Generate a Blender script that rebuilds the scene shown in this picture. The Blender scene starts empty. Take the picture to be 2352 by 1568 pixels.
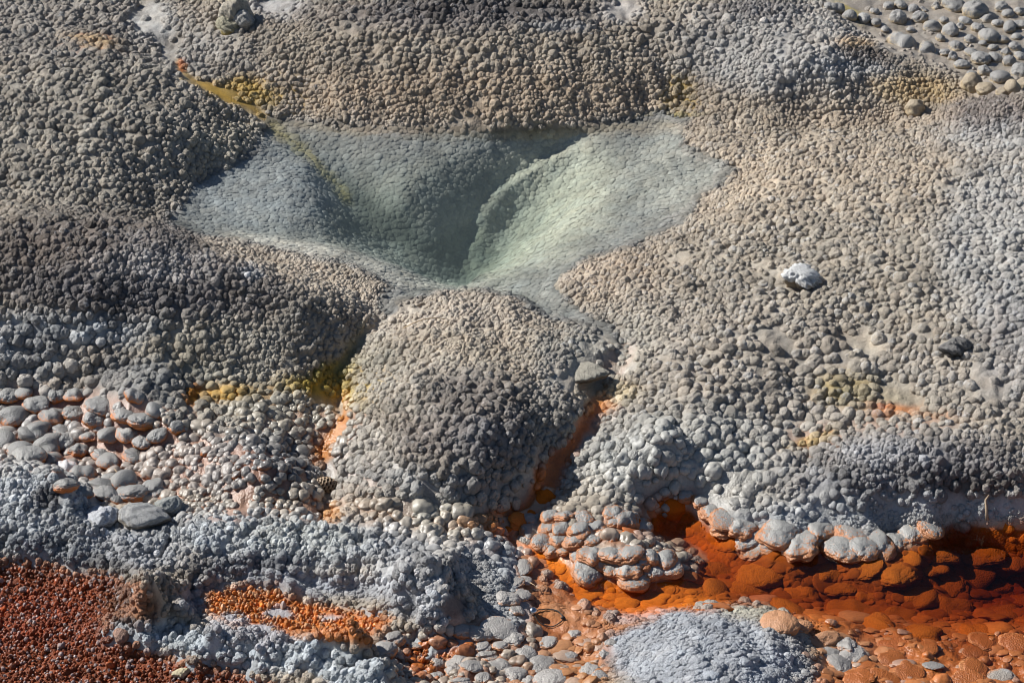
import bpy, bmesh, math, random
import numpy as np
from mathutils import Vector, Matrix, Euler

rng = np.random.default_rng(7)
random.seed(7)
S = bpy.context.scene
COL = S.collection
R = math.radians

# ------------------------------------------------------------------ camera, sky, sun, exposure
ELEV = R(30.0); DIST = 7.0
cam_d = bpy.data.cameras.new('camera'); cam = bpy.data.objects.new('camera', cam_d); COL.objects.link(cam)
cam_d.sensor_width = 36; cam_d.lens = 36 * DIST / 2.352
cam_d.clip_start = 0.1; cam_d.clip_end = 2000
cam.location = (0, -DIST * math.cos(ELEV), DIST * math.sin(ELEV)); cam.rotation_euler = (R(90) - ELEV, 0, 0)
S.camera = cam

SUN_EL = R(37.0)
SUN_TO = Vector((-0.92, 0.36, 0)).normalized()          # horizontal direction towards the sun: left and a little behind the pool
w = bpy.data.worlds.new('World'); S.world = w; w.use_nodes = True
nt = w.node_tree; nt.nodes.clear()
sky = nt.nodes.new('ShaderNodeTexSky'); sky.sky_type = 'NISHITA'; sky.sun_disc = False
sky.sun_elevation = SUN_EL; sky.sun_rotation = math.atan2(SUN_TO.x, SUN_TO.y); sky.altitude = 2200
bg = nt.nodes.new('ShaderNodeBackground'); bg.inputs[1].default_value = 0.05
wo = nt.nodes.new('ShaderNodeOutputWorld')
nt.links.new(sky.outputs[0], bg.inputs[0]); nt.links.new(bg.outputs[0], wo.inputs[0])
sd = bpy.data.lights.new('sun', 'SUN'); so = bpy.data.objects.new('sun', sd); COL.objects.link(so)
sd.energy = 4.8; sd.angle = R(0.53); sd.color = (1.0, 0.97, 0.92)
dirs = -(SUN_TO * math.cos(SUN_EL) + Vector((0, 0, math.sin(SUN_EL))))
so.rotation_euler = dirs.to_track_quat('-Z', 'Y').to_euler(); so.location = (-3, 3, 5)
S.cycles.filter_width = 1.0
S.view_settings.view_transform = 'Standard'; S.view_settings.look = 'None'
S.view_settings.exposure = 0.52; S.view_settings.gamma = 1; S.view_settings.use_curve_mapping = False

# ------------------------------------------------------------------ measuring: photo position + height -> place
CA, SA = math.cos(ELEV), math.sin(ELEV)
CX, CY, CZ = 0.0, -DIST * CA, DIST * SA
def at(px, py, z=0.0):
    """world x, y of the point of height z seen at photo position px, py (2352 wide)"""
    u = (np.asarray(px, float) - 1176) / 1000; v = (784 - np.asarray(py, float)) / 1000
    dx, dy, dz = u, CA * DIST + SA * v, -SA * DIST + CA * v
    t = (z - CZ) / dz
    return CX + dx * t, CY + dy * t
def proj(x, y, z):
    rx, ry, rz = x - CX, y - CY, z - CZ
    f = ry * CA - rz * SA; u = rx; v = ry * SA + rz * CA
    return 1176 + u / f * DIST * 1000, 784 - v / f * DIST * 1000

# ------------------------------------------------------------------ noise
def _hash(ix, iy, s):
    h = (ix.astype(np.int64) * 374761393 + iy.astype(np.int64) * 668265263 + s * 1442695041) & 0x7fffffff
    h = ((h ^ (h >> 13)) * 1274126177) & 0x7fffffff
    return ((h ^ (h >> 16)) & 0xffffff) / float(0xffffff)
def vnoise(x, y, s=0):
    ix, iy = np.floor(x), np.floor(y); fx, fy = x - ix, y - iy
    ux, uy = fx * fx * fx * (fx * (fx * 6 - 15) + 10), fy * fy * fy * (fy * (fy * 6 - 15) + 10)
    ix, iy = ix.astype(np.int64), iy.astype(np.int64)
    def g(a, b, da, db):
        an = _hash(a, b, s) * 2 * math.pi
        return np.cos(an) * da + np.sin(an) * db
    n00 = g(ix, iy, fx, fy); n10 = g(ix + 1, iy, fx - 1, fy); n01 = g(ix, iy + 1, fx, fy - 1); n11 = g(ix + 1, iy + 1, fx - 1, fy - 1)
    return (n00 * (1 - ux) + n10 * ux) * (1 - uy) + (n01 * (1 - ux) + n11 * ux) * uy
def fbm(x, y, o=3, s=0):
    a, t = 1.0, 0.0
    for k in range(o):
        t = t + a * vnoise(x * 2 ** k, y * 2 ** k, s + 17 * k); a *= 0.5
    return t
def cells(x, y, s=0, jit=0.85):
    """distance to the nearest and second nearest jittered cell point"""
    ix, iy = np.floor(x).astype(np.int64), np.floor(y).astype(np.int64)
    d1 = np.full(x.shape, 9.0); d2 = np.full(x.shape, 9.0)
    for a in (-1, 0, 1):
        for b in (-1, 0, 1):
            cx, cy = ix + a, iy + b
            px = cx + 0.5 + jit * (_hash(cx, cy, s) - .5); py = cy + 0.5 + jit * (_hash(cx, cy, s + 5) - .5)
            d = np.hypot(px - x, py - y)
            d2 = np.minimum(d2, np.maximum(d, d1)); d1 = np.minimum(d1, d)
    return d1, d2
def sstep(a, b, x):
    t = np.clip((x - a) / (b - a), 0, 1); return t * t * (3 - 2 * t)

# ------------------------------------------------------------------ region maps, laid over the place as seen from the boardwalk
MX0, MY0, MST, MW, MH = -420, -320, 4.0, 800, 560
gx, gy = np.meshgrid(MX0 + MST * np.arange(MW), MY0 + MST * np.arange(MH))
def poly_sd(pts, X=None, Y=None):
    X = gx if X is None else X; Y = gy if Y is None else Y
    d = np.full(X.shape, 1e9); ins = np.zeros(X.shape, bool)
    n = len(pts)
    for i in range(n):
        ax, ay = pts[i]; bx, by = pts[(i + 1) % n]
        ex, ey = bx - ax, by - ay; wx, wy = X - ax, Y - ay
        t = np.clip((wx * ex + wy * ey) / (ex * ex + ey * ey + 1e-9), 0, 1)
        d = np.minimum(d, (wx - ex * t) ** 2 + (wy - ey * t) ** 2)
        c = ((ay > Y) != (by > Y)) & (X < (bx - ax) * (Y - ay) / (by - ay + 1e-12) + ax)
        ins ^= c
    d = np.sqrt(d); return np.where(ins, -d, d)
def line_sd(pts):
    """pts: (x, y, halfwidth)"""
    d = np.full(gx.shape, 1e9)
    for (ax, ay, ar), (bx, by, br) in zip(pts[:-1], pts[1:]):
        ex, ey = bx - ax, by - ay; wx, wy = gx - ax, gy - ay
        t = np.clip((wx * ex + wy * ey) / (ex * ex + ey * ey + 1e-9), 0, 1)
        d = np.minimum(d, np.hypot(wx - ex * t, wy - ey * t) - (ar + (br - ar) * t))
    return d
def ell_sd(cx, cy, rx, ry, ang=0):
    c, s = math.cos(R(ang)), math.sin(R(ang)); X, Y = gx - cx, gy - cy
    a, b = (X * c + Y * s) / rx, (-X * s + Y * c) / ry
    return (np.hypot(a, b) - 1) * min(rx, ry)
def m_of(sd, soft=12): return sstep(soft, -soft, sd)
def samp(M, px, py):
    fx = np.clip((px - MX0) / MST, 0, MW - 1.001); fy = np.clip((py - MY0) / MST, 0, MH - 1.001)
    ix, iy = fx.astype(int), fy.astype(int); tx, ty = fx - ix, fy - iy
    if M.ndim == 3: tx, ty = tx[..., None], ty[..., None]
    return (M[iy, ix] * (1 - tx) + M[iy, ix + 1] * tx) * (1 - ty) + (M[iy + 1, ix] * (1 - tx) + M[iy + 1, ix + 1] * tx) * ty

# main pool shoreline
POOL = [(596,300),(612,268),(640,272),(781,285),(1000,290),(1285,290),(1453,269),(1520,255),(1562,266),(1598,268),(1579,289),(1562,336),
        (1625,350),(1660,372),(1696,395),(1646,430),(1595,470),(1571,518),(1453,565),(1335,598),(1285,649),(1302,682),(1352,723),(1402,746),
        (1419,783),(1436,807),(1424,800),(1386,766),(1318,743),(1251,729),(1201,688),(1117,668),(1016,671),(949,684),(915,698),(897,722),
        (880,722),(862,700),(892,659),(831,622),(790,600),(705,592),(638,572),(470,541),(430,532),(386,520),(386,500),(420,470),(433,423),(487,393),(571,353),(588,320)]
OPOOL = [(1140,1190),(1215,1160),(1250,1110),(1275,1115),(1262,1160),(1205,1190),(1185,1230),(1225,1255),(1290,1268),(1318,1310),(1345,1330),(1420,1336),(1480,1340),(1560,1328),
         (1620,1295),(1610,1262),(1560,1240),(1470,1232),(1385,1220),(1400,1200),(1480,1190),(1488,1160),(1520,1150),(1585,1150),(1612,1200),(1700,1250),(1790,1268),
         (1850,1275),(1960,1278),(2100,1255),(2180,1215),(2270,1195),(2352,1205),(2700,1200),(2700,1460),(2352,1440),(2250,1465),(2130,1440),(1990,1425),(1880,1432),(1800,1398),
         (1700,1380),(1630,1405),(1560,1400),(1480,1418),(1400,1408),(1330,1385),(1262,1330),(1225,1285),(1195,1250),(1150,1220)]
REDP = [(-420,1285),(0,1285),(100,1288),(190,1318),(235,1310),(330,1345),(325,1400),(240,1430),(330,1480),(440,1515),(560,1540),(700,1600),(700,1900),(-420,1900)]
BAS1 = [(465,1365),(520,1350),(640,1345),(660,1372),(720,1385),(860,1405),(910,1420),(890,1450),(840,1480),(760,1465),(690,1462),(620,1480),(590,1455),(520,1430),(480,1410)]
BAS2 = [(930,1475),(1010,1470),(1090,1480),(1080,1500),(1000,1520),(1020,1560),(960,1560),(930,1520)]
STREAM = [(1880,-320),(1895,10),(1930,40),(1990,78),(2040,120),(2110,140),(2200,170),(2225,195),(2330,215),(2800,240),(2800,-320)]
pool_sd = poly_sd(POOL); opool_sd = poly_sd(OPOOL); red_sd = poly_sd(REDP); b1_sd = poly_sd(BAS1); b2_sd = poly_sd(BAS2); stream_sd = poly_sd(STREAM)
YCH = [(360,75,8),(400,150,10),(440,190,12),(500,205,16),(560,240,14),(615,275,14)]
LCH = [(885,722,7),(850,760,8),(810,800,10),(760,855,14),(790,900,12),(790,960,12),(745,1030,18),(755,1100,12),(745,1190,12)]
RCH = [(1430,800,7),(1405,850,9),(1350,885,9),(1380,930,16),(1335,1000,19),(1275,1060,23),(1254,1120,27),(1190,1180,26),(1190,1230,30)]
LCH2 = [(480,890,12),(445,912,10),(430,940,8)]
ych, lch, rch, lch2 = line_sd(YCH), line_sd(LCH), line_sd(RCH), line_sd(LCH2)
# smooth rings of bare sinter
smooth = np.zeros(gx.shape)
def add_m(M, m, v=1.0): M[:] = M * (1 - m) + v * m
for a in ((340,40,40,38,60),(390,105,28,34,30),(640,12,60,22,-10),(1440,20,40,30,-30),(1950,30,60,16,30),(1975,790,62,32,0),(1845,652,62,14,5),
          (2065,905,60,30,20),(1345,800,26,14,30),(1290,870,18,40,-40)):
    add_m(smooth, m_of(ell_sd(*a), 10))
for p in ([(1380,1430),(1480,1400),(1640,1392),(1700,1385),(1790,1400),(1890,1440),(1880,1500),(1860,1580),(1800,1700),(1300,1700),(1390,1540),(1420,1480)],
          [(470,1345),(600,1320),(720,1330),(880,1345),(1000,1440),(900,1420),(860,1400),(720,1375),(640,1338),(520,1345),(450,1400),(420,1380)],
          [(1040,1290),(1110,1270),(1180,1330),(1200,1400),(1210,1440),(1130,1440),(1080,1380)],
          [(1720,1215),(1800,1190),(1900,1170),(2100,1140),(2270,1130),(2352,1140),(2700,1150),(2700,1210),(2352,1200),(2200,1200),(2100,1245),(1960,1262),(1830,1250)]):
    add_m(smooth, m_of(poly_sd(p), 12))
# bead radius in millimetres
RC = [(200,60,13),(200,300,13.5),(400,300,12),(500,400,10),(540,330,9),(300,470,9),(100,470,11),(1000,60,12),(1000,150,10.5),(1000,220,9),(1000,265,8),(1300,265,7.5),(700,230,9),(1300,150,10.5),(1600,100,11),(1600,200,9),(1800,160,10),(1850,230,8.5),(2100,200,7),(2280,260,7),(2280,330,11),(1700,400,8),
      (1500,560,8),(1650,300,9.5),(1900,420,10.5),(1900,520,12),(1700,560,10.5),(1350,640,7),(1450,620,9),(2200,560,11.5),(2000,680,12.5),(2300,900,12),(1700,800,12.5),(1600,930,12.5),(1400,840,8.5),(1450,720,8),(1550,1000,13),(1420,1080,12),(1500,1060,13),(1700,1100,13),(2000,1080,8),
      (2250,1060,7.5),(1850,1160,11),(2150,1130,9),(200,600,10.5),(500,650,10.5),(700,750,8),(650,830,8),(400,800,10.5),(100,720,12),(100,820,13),(250,870,12),(350,950,12),(500,930,13),(600,960,12),(60,900,14),(60,1000,17),
      (200,980,16),(350,1040,14),(700,620,7.5),(850,680,7.5),(1000,720,8.2),(1050,800,7),(900,850,8),(1100,900,9.5),(1100,1000,10.5),(1000,960,10.5),(900,1100,11),(1200,1050,9.5),(1250,980,8.5),(1280,850,6.5),(500,1080,11.5),(700,1130,12),(850,1180,13),(950,1220,13),(1100,1250,14),
      (0,1120,7.5),(100,1200,7.5),(300,1230,7),(500,1250,7),(700,1230,7.5),(900,1290,7),(980,1370,7.5),(400,1450,7.5),(600,1500,8),(800,1540,8),(200,1290,6),(560,1310,7),(380,1380,7),(1300,1210,12),(1430,1290,15),(1150,1330,14),(1100,1480,14),(1900,1480,14),(2100,1520,14),
      (800,830,7),(700,870,9),(760,900,10),(2000,930,12),(1950,870,13),(600,560,7),(450,560,7)]
rc = np.array(RC, float); num = 0; den = 0
for (a, b, r_) in rc:
    wgt = 1.0 / ((gx - a) ** 2 + ((gy - b) * 1.3) ** 2 + 900) ** 1.8; num = num + wgt * r_; den = den + wgt
RAD = num / den
RAD = RAD * (1 - .14 * sstep(900, 700, gy))

# ------------------------------------------------------------------ heights: photo position and height of many points of the ground
HC = [
 # far rim
 (-350,-250,.16),(300,-250,.14),(900,-250,.16),(1500,-250,.16),(2100,-250,.12),(2700,-250,.12),
 (0,0,.17),(150,40,.16),(250,60,.15),(330,40,.105),(395,110,.085),(450,20,.15),(560,90,.13),(640,15,.115),(650,90,.145),
 (800,30,.20),(1000,15,.22),(1200,20,.21),(1350,15,.19),(1440,20,.165),(1550,60,.17),(1700,30,.18),(1850,20,.16),
 (800,150,.11),(1000,150,.12),(1200,150,.12),(1400,150,.11),(700,220,.04),(850,240,.05),(1000,240,.055),(1200,240,.055),(1400,230,.045),(1530,180,.07),(1560,225,.02),
 (1500,100,.13),(1650,130,.12),(1640,200,.07),(1600,255,.012),(1750,180,.12),(1850,130,.165),(1950,120,.16),(2050,140,.13),(1800,235,.06),(1950,220,.075),(2050,240,.06),(2150,190,.10),(2200,210,.09),
 (1700,262,.02),(1850,270,.03),(2000,270,.035),(2120,255,.045),(2200,265,.08),(2300,240,.165),(2400,260,.17),(2300,310,.10),(2180,310,.06),
 (1900,20,.125),(2000,90,.105),(2100,60,.10),(2200,100,.10),(2300,50,.10),(2300,150,.095),(2230,180,.095),(2500,150,.10),(2050,20,.105),
 # left hill
 (-300,100,.2),(0,130,.20),(150,130,.19),(300,150,.17),(400,185,.135),(480,225,.09),(560,270,.04),(590,300,.006),
 (0,250,.17),(150,250,.16),(300,280,.13),(430,300,.09),(0,350,.13),(150,380,.11),(300,400,.075),(420,380,.04),(0,450,.10),(150,470,.07),(300,480,.035),(400,450,.010),(-300,450,.12),
 (440,170,.085),(500,200,.06),(560,240,.035),(620,265,.004),
 # shores of the main pool, just dry
 (640,262,.012),(781,272,.018),(1000,276,.018),(1285,278,.018),(1453,258,.012),(1520,245,.012),(1562,258,.006),(1592,292,.012),(1640,300,.03),(1585,330,.010),(1650,355,.012),(1712,390,.012),
 (1665,435,.012),(1612,480,.012),(1590,525,.014),(1465,578,.012),(1350,612,.014),(1305,652,.012),(1322,680,.010),(1365,718,.008),(1420,748,.006),(1445,790,.004),(1428,812,.004),
 (1400,790,.010),(1372,775,.012),(1300,755,.014),(1240,740,.012),(1190,700,.014),(1110,682,.014),(1016,684,.014),(945,698,.010),(908,712,.006),(888,730,.004),
 (862,690,.010),(880,658,.010),(822,632,.010),(780,608,.010),(700,602,.010),(638,582,.010),(480,552,.010),(430,540,.008),
 (380,514,.006),(405,470,.006),(424,418,.008),(480,384,.010),(565,345,.012),(583,315,.010),
 # main pool bed
 (480,420,-.012),(440,480,-.012),(560,380,-.012),(620,340,-.012),(560,460,-.018),(650,420,-.018),(720,440,-.028),(700,390,-.024),(640,500,-.028),(730,500,-.045),
 (640,290,-.010),(700,340,-.030),(740,390,-.052),(780,430,-.085),(830,490,-.125),(900,560,-.165),(960,600,-.185),(1000,620,-.20),(1050,630,-.215),(1090,628,-.225),
 (800,310,-.010),(1000,320,-.014),(1200,320,-.014),(1350,312,-.012),(850,370,-.030),(1000,380,-.034),(1130,370,-.045),(920,450,-.062),(1020,450,-.08),(1100,440,-.085),(1000,530,-.125),(1060,530,-.15),(1060,580,-.165),
 (1230,345,-.040),(1140,420,-.085),(1400,300,-.012),(1095,480,-.115),
 (1500,300,-.014),(1400,350,-.03),(1300,380,-.070),(1240,430,-.105),(1190,480,-.145),(1150,540,-.185),(1125,600,-.20),(1380,420,-.05),(1300,500,-.07),(1230,560,-.10),(1180,610,-.12),
 (1550,330,-.012),(1620,390,-.010),(1550,420,-.020),(1480,500,-.020),(1450,430,-.034),(1400,520,-.036),(1320,570,-.035),(1250,620,-.040),(1200,645,-.040),(1270,680,-.012),(1330,725,-.010),(1400,770,-.006),
 (600,538,-.04),(700,549,-.055),(800,566,-.10),(900,594,-.15),(985,630,-.19),(450,536,-.012),(600,545,-.018),(700,558,-.025),(800,575,-.03),(900,605,-.035),(1000,644,-.04),(1100,650,-.04),(1160,662,-.035),(700,580,-.008),(850,625,-.010),(950,660,-.014),(1040,664,-.012),(1200,680,-.02),
 # dark dome at left
 (-300,560,.17),(0,515,.15),(120,510,.155),(250,512,.155),(400,545,.135),(520,590,.115),(620,650,.095),(700,690,.075),(780,720,.05),(850,735,.022),
 (0,600,.13),(200,600,.14),(400,620,.12),(0,700,.07),(200,700,.085),(400,700,.08),(600,720,.055),(720,760,.03),(770,800,-.005),(300,780,.035),(500,780,.035),(650,820,.0),(700,860,-.03),
 (0,780,.03),(150,790,.03),(-300,750,.03),(500,850,-.01),(600,870,-.03),(400,860,-.01),
 # beige strip between dome and pool
 (600,600,.03),(700,640,.035),(800,680,.03),(500,570,.03),
 # foot of the dome, cobbles
 (0,860,-.035),(100,870,-.04),(180,860,-.03),(300,880,.03),(380,920,.022),(420,950,-.03),(340,975,-.055),(480,900,-.05),(250,960,-.06),(0,930,-.09),(0,1020,-.105),(80,1000,-.105),(150,1060,-.11),(250,1040,-.095),(150,950,-.085),
 (350,1030,-.08),(220,1110,-.11),(300,1150,-.115),(380,1150,-.10),(430,1100,-.08),(-300,950,-.09),(-300,1100,-.06),
 (550,930,-.045),(650,930,-.05),(740,930,-.075),(790,930,-.085),(650,990,-.06),(740,1030,-.105),(700,1060,-.105),(560,1010,-.025),(600,1060,-.005),(680,1100,-.05),(480,1050,-.06),(500,1130,-.08),(600,1150,-.075),(720,1150,-.10),(745,1190,-.11),(770,1110,-.105),
 # left gully
 (885,725,.002),(840,770,-.02),(800,820,-.045),(745,860,-.055),(820,870,-.055),
 # central mound
 (1000,710,.03),(1100,710,.035),(1180,730,.035),(930,750,.04),(1050,760,.06),(880,800,.02),(1000,830,.075),(1150,800,.07),(1250,780,.04),(1340,770,.04),(1380,790,.02),(1250,830,.04),(1230,860,.05),(1290,880,.015),
 (850,880,.0),(950,900,.06),(1070,870,.085),(1180,900,.06),(1300,930,.01),(1340,950,-.01),(870,960,-.012),(1000,980,.035),(1100,970,.05),(1200,980,.03),(1280,990,-.02),
 (800,1020,-.05),(900,1050,-.008),(1000,1080,-.01),(1120,1060,.0),(1220,1060,-.04),(760,1060,-.08),(850,1120,-.048),(1000,1150,-.065),(1100,1140,-.06),(1180,1120,-.075),
 # right gully
 (1345,830,.008),(1340,860,.002),(1410,830,.0),(1385,870,-.012),(1360,900,-.02),(1385,940,-.035),(1330,1000,-.06),(1270,1050,-.08),(1250,1100,-.095),(1240,1140,-.11),(1180,1180,-.122),(1150,1210,-.128),(1080,1190,-.10),
 # right plain
 (1750,330,.035),(1900,330,.05),(2050,320,.05),(1750,430,.04),(1900,430,.06),(2100,400,.075),(2352,400,.09),(1650,500,.03),(1800,550,.05),(1700,650,.05),(1500,620,.035),(1450,680,.03),(1900,650,.06),(2100,600,.08),(2352,600,.10),
 (1550,750,.03),(1700,780,.04),(1850,760,.04),(1930,760,.03),(1985,795,.012),(2050,780,.03),(2150,760,.05),(2300,750,.075),(1980,830,.025),(1500,830,.01),(1650,880,.02),(1480,900,-.01),(1550,960,-.01),(1430,930,-.03),
 (1800,880,.0),(1950,880,.0),(2060,910,-.01),(2200,880,.02),(2352,850,.05),(1850,960,-.03),(1900,1010,-.045),(2000,960,-.02),(2100,950,-.02),(1700,960,-.02),(1420,960,-.035),(2352,960,.01),(2550,700,.1),(2550,950,.03),
 (1480,1000,.03),(1530,1010,.018),(1450,1040,-.04),(1350,1040,-.06),(1330,1080,-.07),(1380,1130,-.085),(1450,1080,-.05),(1600,1080,-.06),(1750,1050,-.05),(1900,1050,-.045),(2000,1030,-.01),(2150,1030,.0),(2300,1040,.0),(2352,1080,-.02),(1300,1120,-.10),
 (1480,1140,-.095),(1590,1130,-.095),(1700,1170,-.085),(1850,1130,-.06),(2000,1110,-.045),(2150,1100,-.035),(2250,1110,-.045),(1680,1215,-.11),(1750,1220,-.10),(1850,1210,-.095),(1950,1225,-.10),(2050,1210,-.10),(2150,1190,-.10),(2250,1175,-.095),(2352,1170,-.09),
 (1800,1255,-.115),(1950,1262,-.118),(2090,1235,-.118),(2550,1160,-.09),
 # islands in the orange channel
 (1250,1180,-.10),(1290,1185,-.085),(1350,1190,-.09),(1200,1205,-.118),(1240,1240,-.115),(1320,1230,-.095),(1380,1200,-.11),(1430,1175,-.095),(1470,1190,-.115),(1360,1290,-.105),(1420,1290,-.10),(1500,1270,-.10),(1560,1285,-.112),(1390,1320,-.118),(1470,1320,-.118),
 # orange channel bed
 (1200,1240,-.138),(1250,1290,-.145),(1300,1340,-.155),(1400,1365,-.165),(1500,1375,-.165),(1480,1215,-.145),(1540,1180,-.15),(1560,1220,-.165),(1620,1270,-.175),(1632,1222,-.14),(1600,1235,-.16),(1650,1330,-.18),(1750,1310,-.20),(1900,1320,-.21),(2050,1310,-.22),(2200,1280,-.21),(2300,1330,-.23),
 (1750,1370,-.17),(1900,1390,-.19),(2050,1400,-.18),(2150,1400,-.19),(2300,1390,-.21),(2500,1330,-.22),(2640,1330,-.09),(2640,1450,-.09),(2640,1250,-.07),(1990,1430,-.148),(2150,1460,-.152),(2300,1460,-.158),(2352,1490,-.150),
 # low right shelf
 (1240,1340,-.132),(1240,1420,-.128),(1300,1420,-.133),(1260,1480,-.130),(1330,1520,-.13),(1350,1440,-.130),(1380,1500,-.122),
 (1450,1430,-.105),(1550,1425,-.09),(1650,1400,-.10),(1700,1400,-.095),(1780,1420,-.10),(1600,1480,-.042),(1700,1480,-.048),(1800,1490,-.075),(1860,1480,-.105),(1500,1520,-.055),(1650,1560,-.03),(1850,1560,-.11),(1600,1750,-.06),
 (1930,1480,-.128),(1960,1530,-.130),(2050,1490,-.137),(2150,1535,-.136),(2250,1530,-.138),(2352,1560,-.136),(2100,1760,-.11),(2640,1600,-.10),(2500,1720,-.11),(1200,1540,-.125),(1100,1540,-.125),(1200,1750,-.115),
 # lower grey ridge
 (-300,1180,.0),(0,1075,-.03),(70,1110,-.025),(110,1130,-.035),(150,1180,-.06),(0,1150,-.05),(100,1200,-.075),(0,1230,-.09),(100,1260,-.105),(200,1200,-.09),(300,1210,-.095),(400,1200,-.10),(420,1190,-.105),(250,1270,-.11),
 (520,1195,-.085),(600,1195,-.075),(680,1190,-.08),(760,1210,-.09),(880,1240,-.095),(980,1270,-.09),(1060,1310,-.09),(500,1250,-.085),(650,1240,-.08),(800,1270,-.08),(900,1300,-.08),(400,1260,-.09),(330,1290,-.095),(560,1310,-.115),(440,1320,-.12),(700,1330,-.13),(800,1340,-.12),
 (980,1350,-.06),(1020,1390,-.06),(900,1340,-.08),(940,1380,-.09),(1080,1400,-.11),(1000,1430,-.12),(850,1370,-.13),(1130,1280,-.10),(1170,1280,-.11),(1120,1340,-.10),(1180,1370,-.118),(1150,1430,-.118),(1060,1440,-.125),(1100,1210,-.095),
 (0,1300,-.155),(100,1330,-.165),(0,1400,-.17),(200,1400,-.165),(100,1450,-.175),(300,1400,-.16),(260,1350,-.15),(0,1540,-.18),(200,1540,-.18),(350,1540,-.18),(-300,1400,-.17),(-300,1600,-.18),(200,1750,-.18),(500,1600,-.17),
 (320,1340,-.10),(345,1385,-.085),(360,1400,-.11),(250,1420,-.13),(300,1430,-.12),(400,1460,-.11),(470,1480,-.105),(560,1490,-.10),(650,1500,-.09),(740,1490,-.08),(810,1510,-.075),(840,1550,-.08),(600,1540,-.14),(700,1560,-.11),(900,1560,-.115),(800,1750,-.10),
 (430,1370,-.14),(440,1420,-.14),(520,1440,-.145),(560,1390,-.155),(700,1430,-.155),(850,1440,-.15),(640,1470,-.14),(900,1480,-.13),(980,1500,-.165),(1050,1488,-.145),(965,1545,-.16),(950,1450,-.13),
]
hc = np.array(HC, float)
hz_ = hc[:, 2]; hz_[hz_ > 0] *= .86
cm_ = (hc[:, 0] > 840) & (hc[:, 0] < 1360) & (hc[:, 1] > 690) & (hc[:, 1] < 1000) & (hz_ > .02); hz_[cm_] = .02 + (hz_[cm_] - .02) * .5
dm_ = (hc[:, 0] < 740) & (hc[:, 1] > 500) & (hc[:, 1] < 705) & (hz_ > .06); hz_[dm_] *= 1.24
rm_ = (hc[:, 1] > 1280) & (hc[:, 0] < 1000) & (hz_ < -.12); hz_[rm_] = -.12 + (hz_[rm_] + .12) * .6
hx, hy = at(hc[:, 0], hc[:, 1], hc[:, 2])
cc = 0.035
def phi(d2): return np.sqrt(d2 + cc * cc)
A = phi((hx[:, None] - hx) ** 2 + (hy[:, None] - hy) ** 2)
hz0 = 0.0
n_ = len(hx); A2 = A - np.eye(n_) * 0.02        # multiquadric is conditionally negative definite: minus = smoothing
Wt = np.linalg.solve(A2, hc[:, 2] - hz0)
def macro(x, y):
    out = np.zeros(x.shape).ravel(); X, Y = x.ravel(), y.ravel()
    for i in range(0, len(X), 20000):
        a, b = X[i:i + 20000, None], Y[i:i + 20000, None]
        out[i:i + 20000] = phi((a - hx) ** 2 + (b - hy) ** 2) @ Wt
    return out.reshape(x.shape) + hz0

# ------------------------------------------------------------------ ground grid (rows along x, finer near the boardwalk)
NX, NY = 820, 1000
YN, YF = -1.78, 2.75
k_ = math.log((YF - CY) / (YN - CY))
vrow = YN - 0 + 0 * np.arange(NY)
vrow = CY + (YN - CY) * np.exp(k_ * np.arange(NY) / (NY - 1))
HW = 0.205
ucol = np.linspace(-1, 1, NX)
GY = np.repeat(vrow[:, None], NX, 1)
GX = ucol[None, :] * HW * (GY - CY + 1.2)
# macro heights on a coarser grid, then enlarged
cr = np.linspace(0, NY - 1, 260); ccx = np.linspace(0, NX - 1, 220)
cyv = CY + (YN - CY) * np.exp(k_ * cr / (NY - 1)); cuv = -1 + 2 * ccx / (NX - 1)
CGY = np.repeat(cyv[:, None], len(ccx), 1); CGX = cuv[None, :] * HW * (CGY - CY + 1.2)
CH = macro(CGX, CGY)
def up(M, n, ax):
    m = M.shape[ax]; f = np.linspace(0, m - 1, n); i = np.clip(np.floor(f).astype(int), 0, m - 2); t = f - i
    sh = [1, 1]; sh[ax] = n; t = t.reshape(sh)
    T = lambda j: np.take(M, np.clip(j, 0, m - 1), ax)
    p0, p1, p2, p3 = T(i - 1), T(i), T(i + 1), T(i + 2)
    return p1 + .5 * t * (p2 - p0 + t * (2 * p0 - 5 * p1 + 4 * p2 - p3 + t * (3 * (p1 - p2) + p3 - p0)))
GZ = up(up(CH, NY, 0), NX, 1)
DX, DY = proj(GX, GY, GZ)
wn1 = fbm(GX * 18, GY * 18, 3, 3); wn2 = fbm(GX * 18 + 40, GY * 18, 3, 9)
WX, WY = DX + wn1 * 16, DY + wn2 * 9                         # ragged region borders
under = samp(m_of(pool_sd, 10), DX, DY)
ounder = samp(m_of(opool_sd, 8), DX, DY)
sm = samp(smooth, WX, WY)
chn = np.maximum.reduce([samp(m_of(c, 7), WX, WY) for c in (ych, lch, rch, lch2)])
red = samp(m_of(red_sd, 8), WX, WY); b1 = samp(m_of(b1_sd, 7), WX, WY); b2 = samp(m_of(b2_sd, 7), WX, WY)
stream = samp(m_of(stream_sd, 8), WX, WY)
HORNS = [(345,1400,40,.10),(350,1372,30,.05),(378,1360,26,.05),(975,1350,60,.05),(1025,1400,44,.045),(985,1420,40,.04),(905,1360,50,.035),(140,1148,40,.045),(168,1175,34,.03),(410,1335,30,.03),(420,1402,26,.03),(500,1478,34,.045),
         (555,1486,32,.045),(640,1494,36,.045),(745,1500,42,.055),(810,1508,48,.075),(700,1520,36,.04),(460,1490,30,.035),(600,1515,30,.035),(290,1432,40,.035),(340,1444,32,.035),(250,1425,30,.03),(870,1560,50,.05),(660,1290,50,.02),(1040,1300,40,.03)]
rough = (1 - under) * (1 - ounder) * (1 - 0.75 * chn) * (1 - red) * (1 - b1) * (1 - 0.9 * stream)
grey_low = sstep(1150, 1250, DY) * sstep(1250, 1050, DX)       # lumpy crust at bottom left
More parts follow.
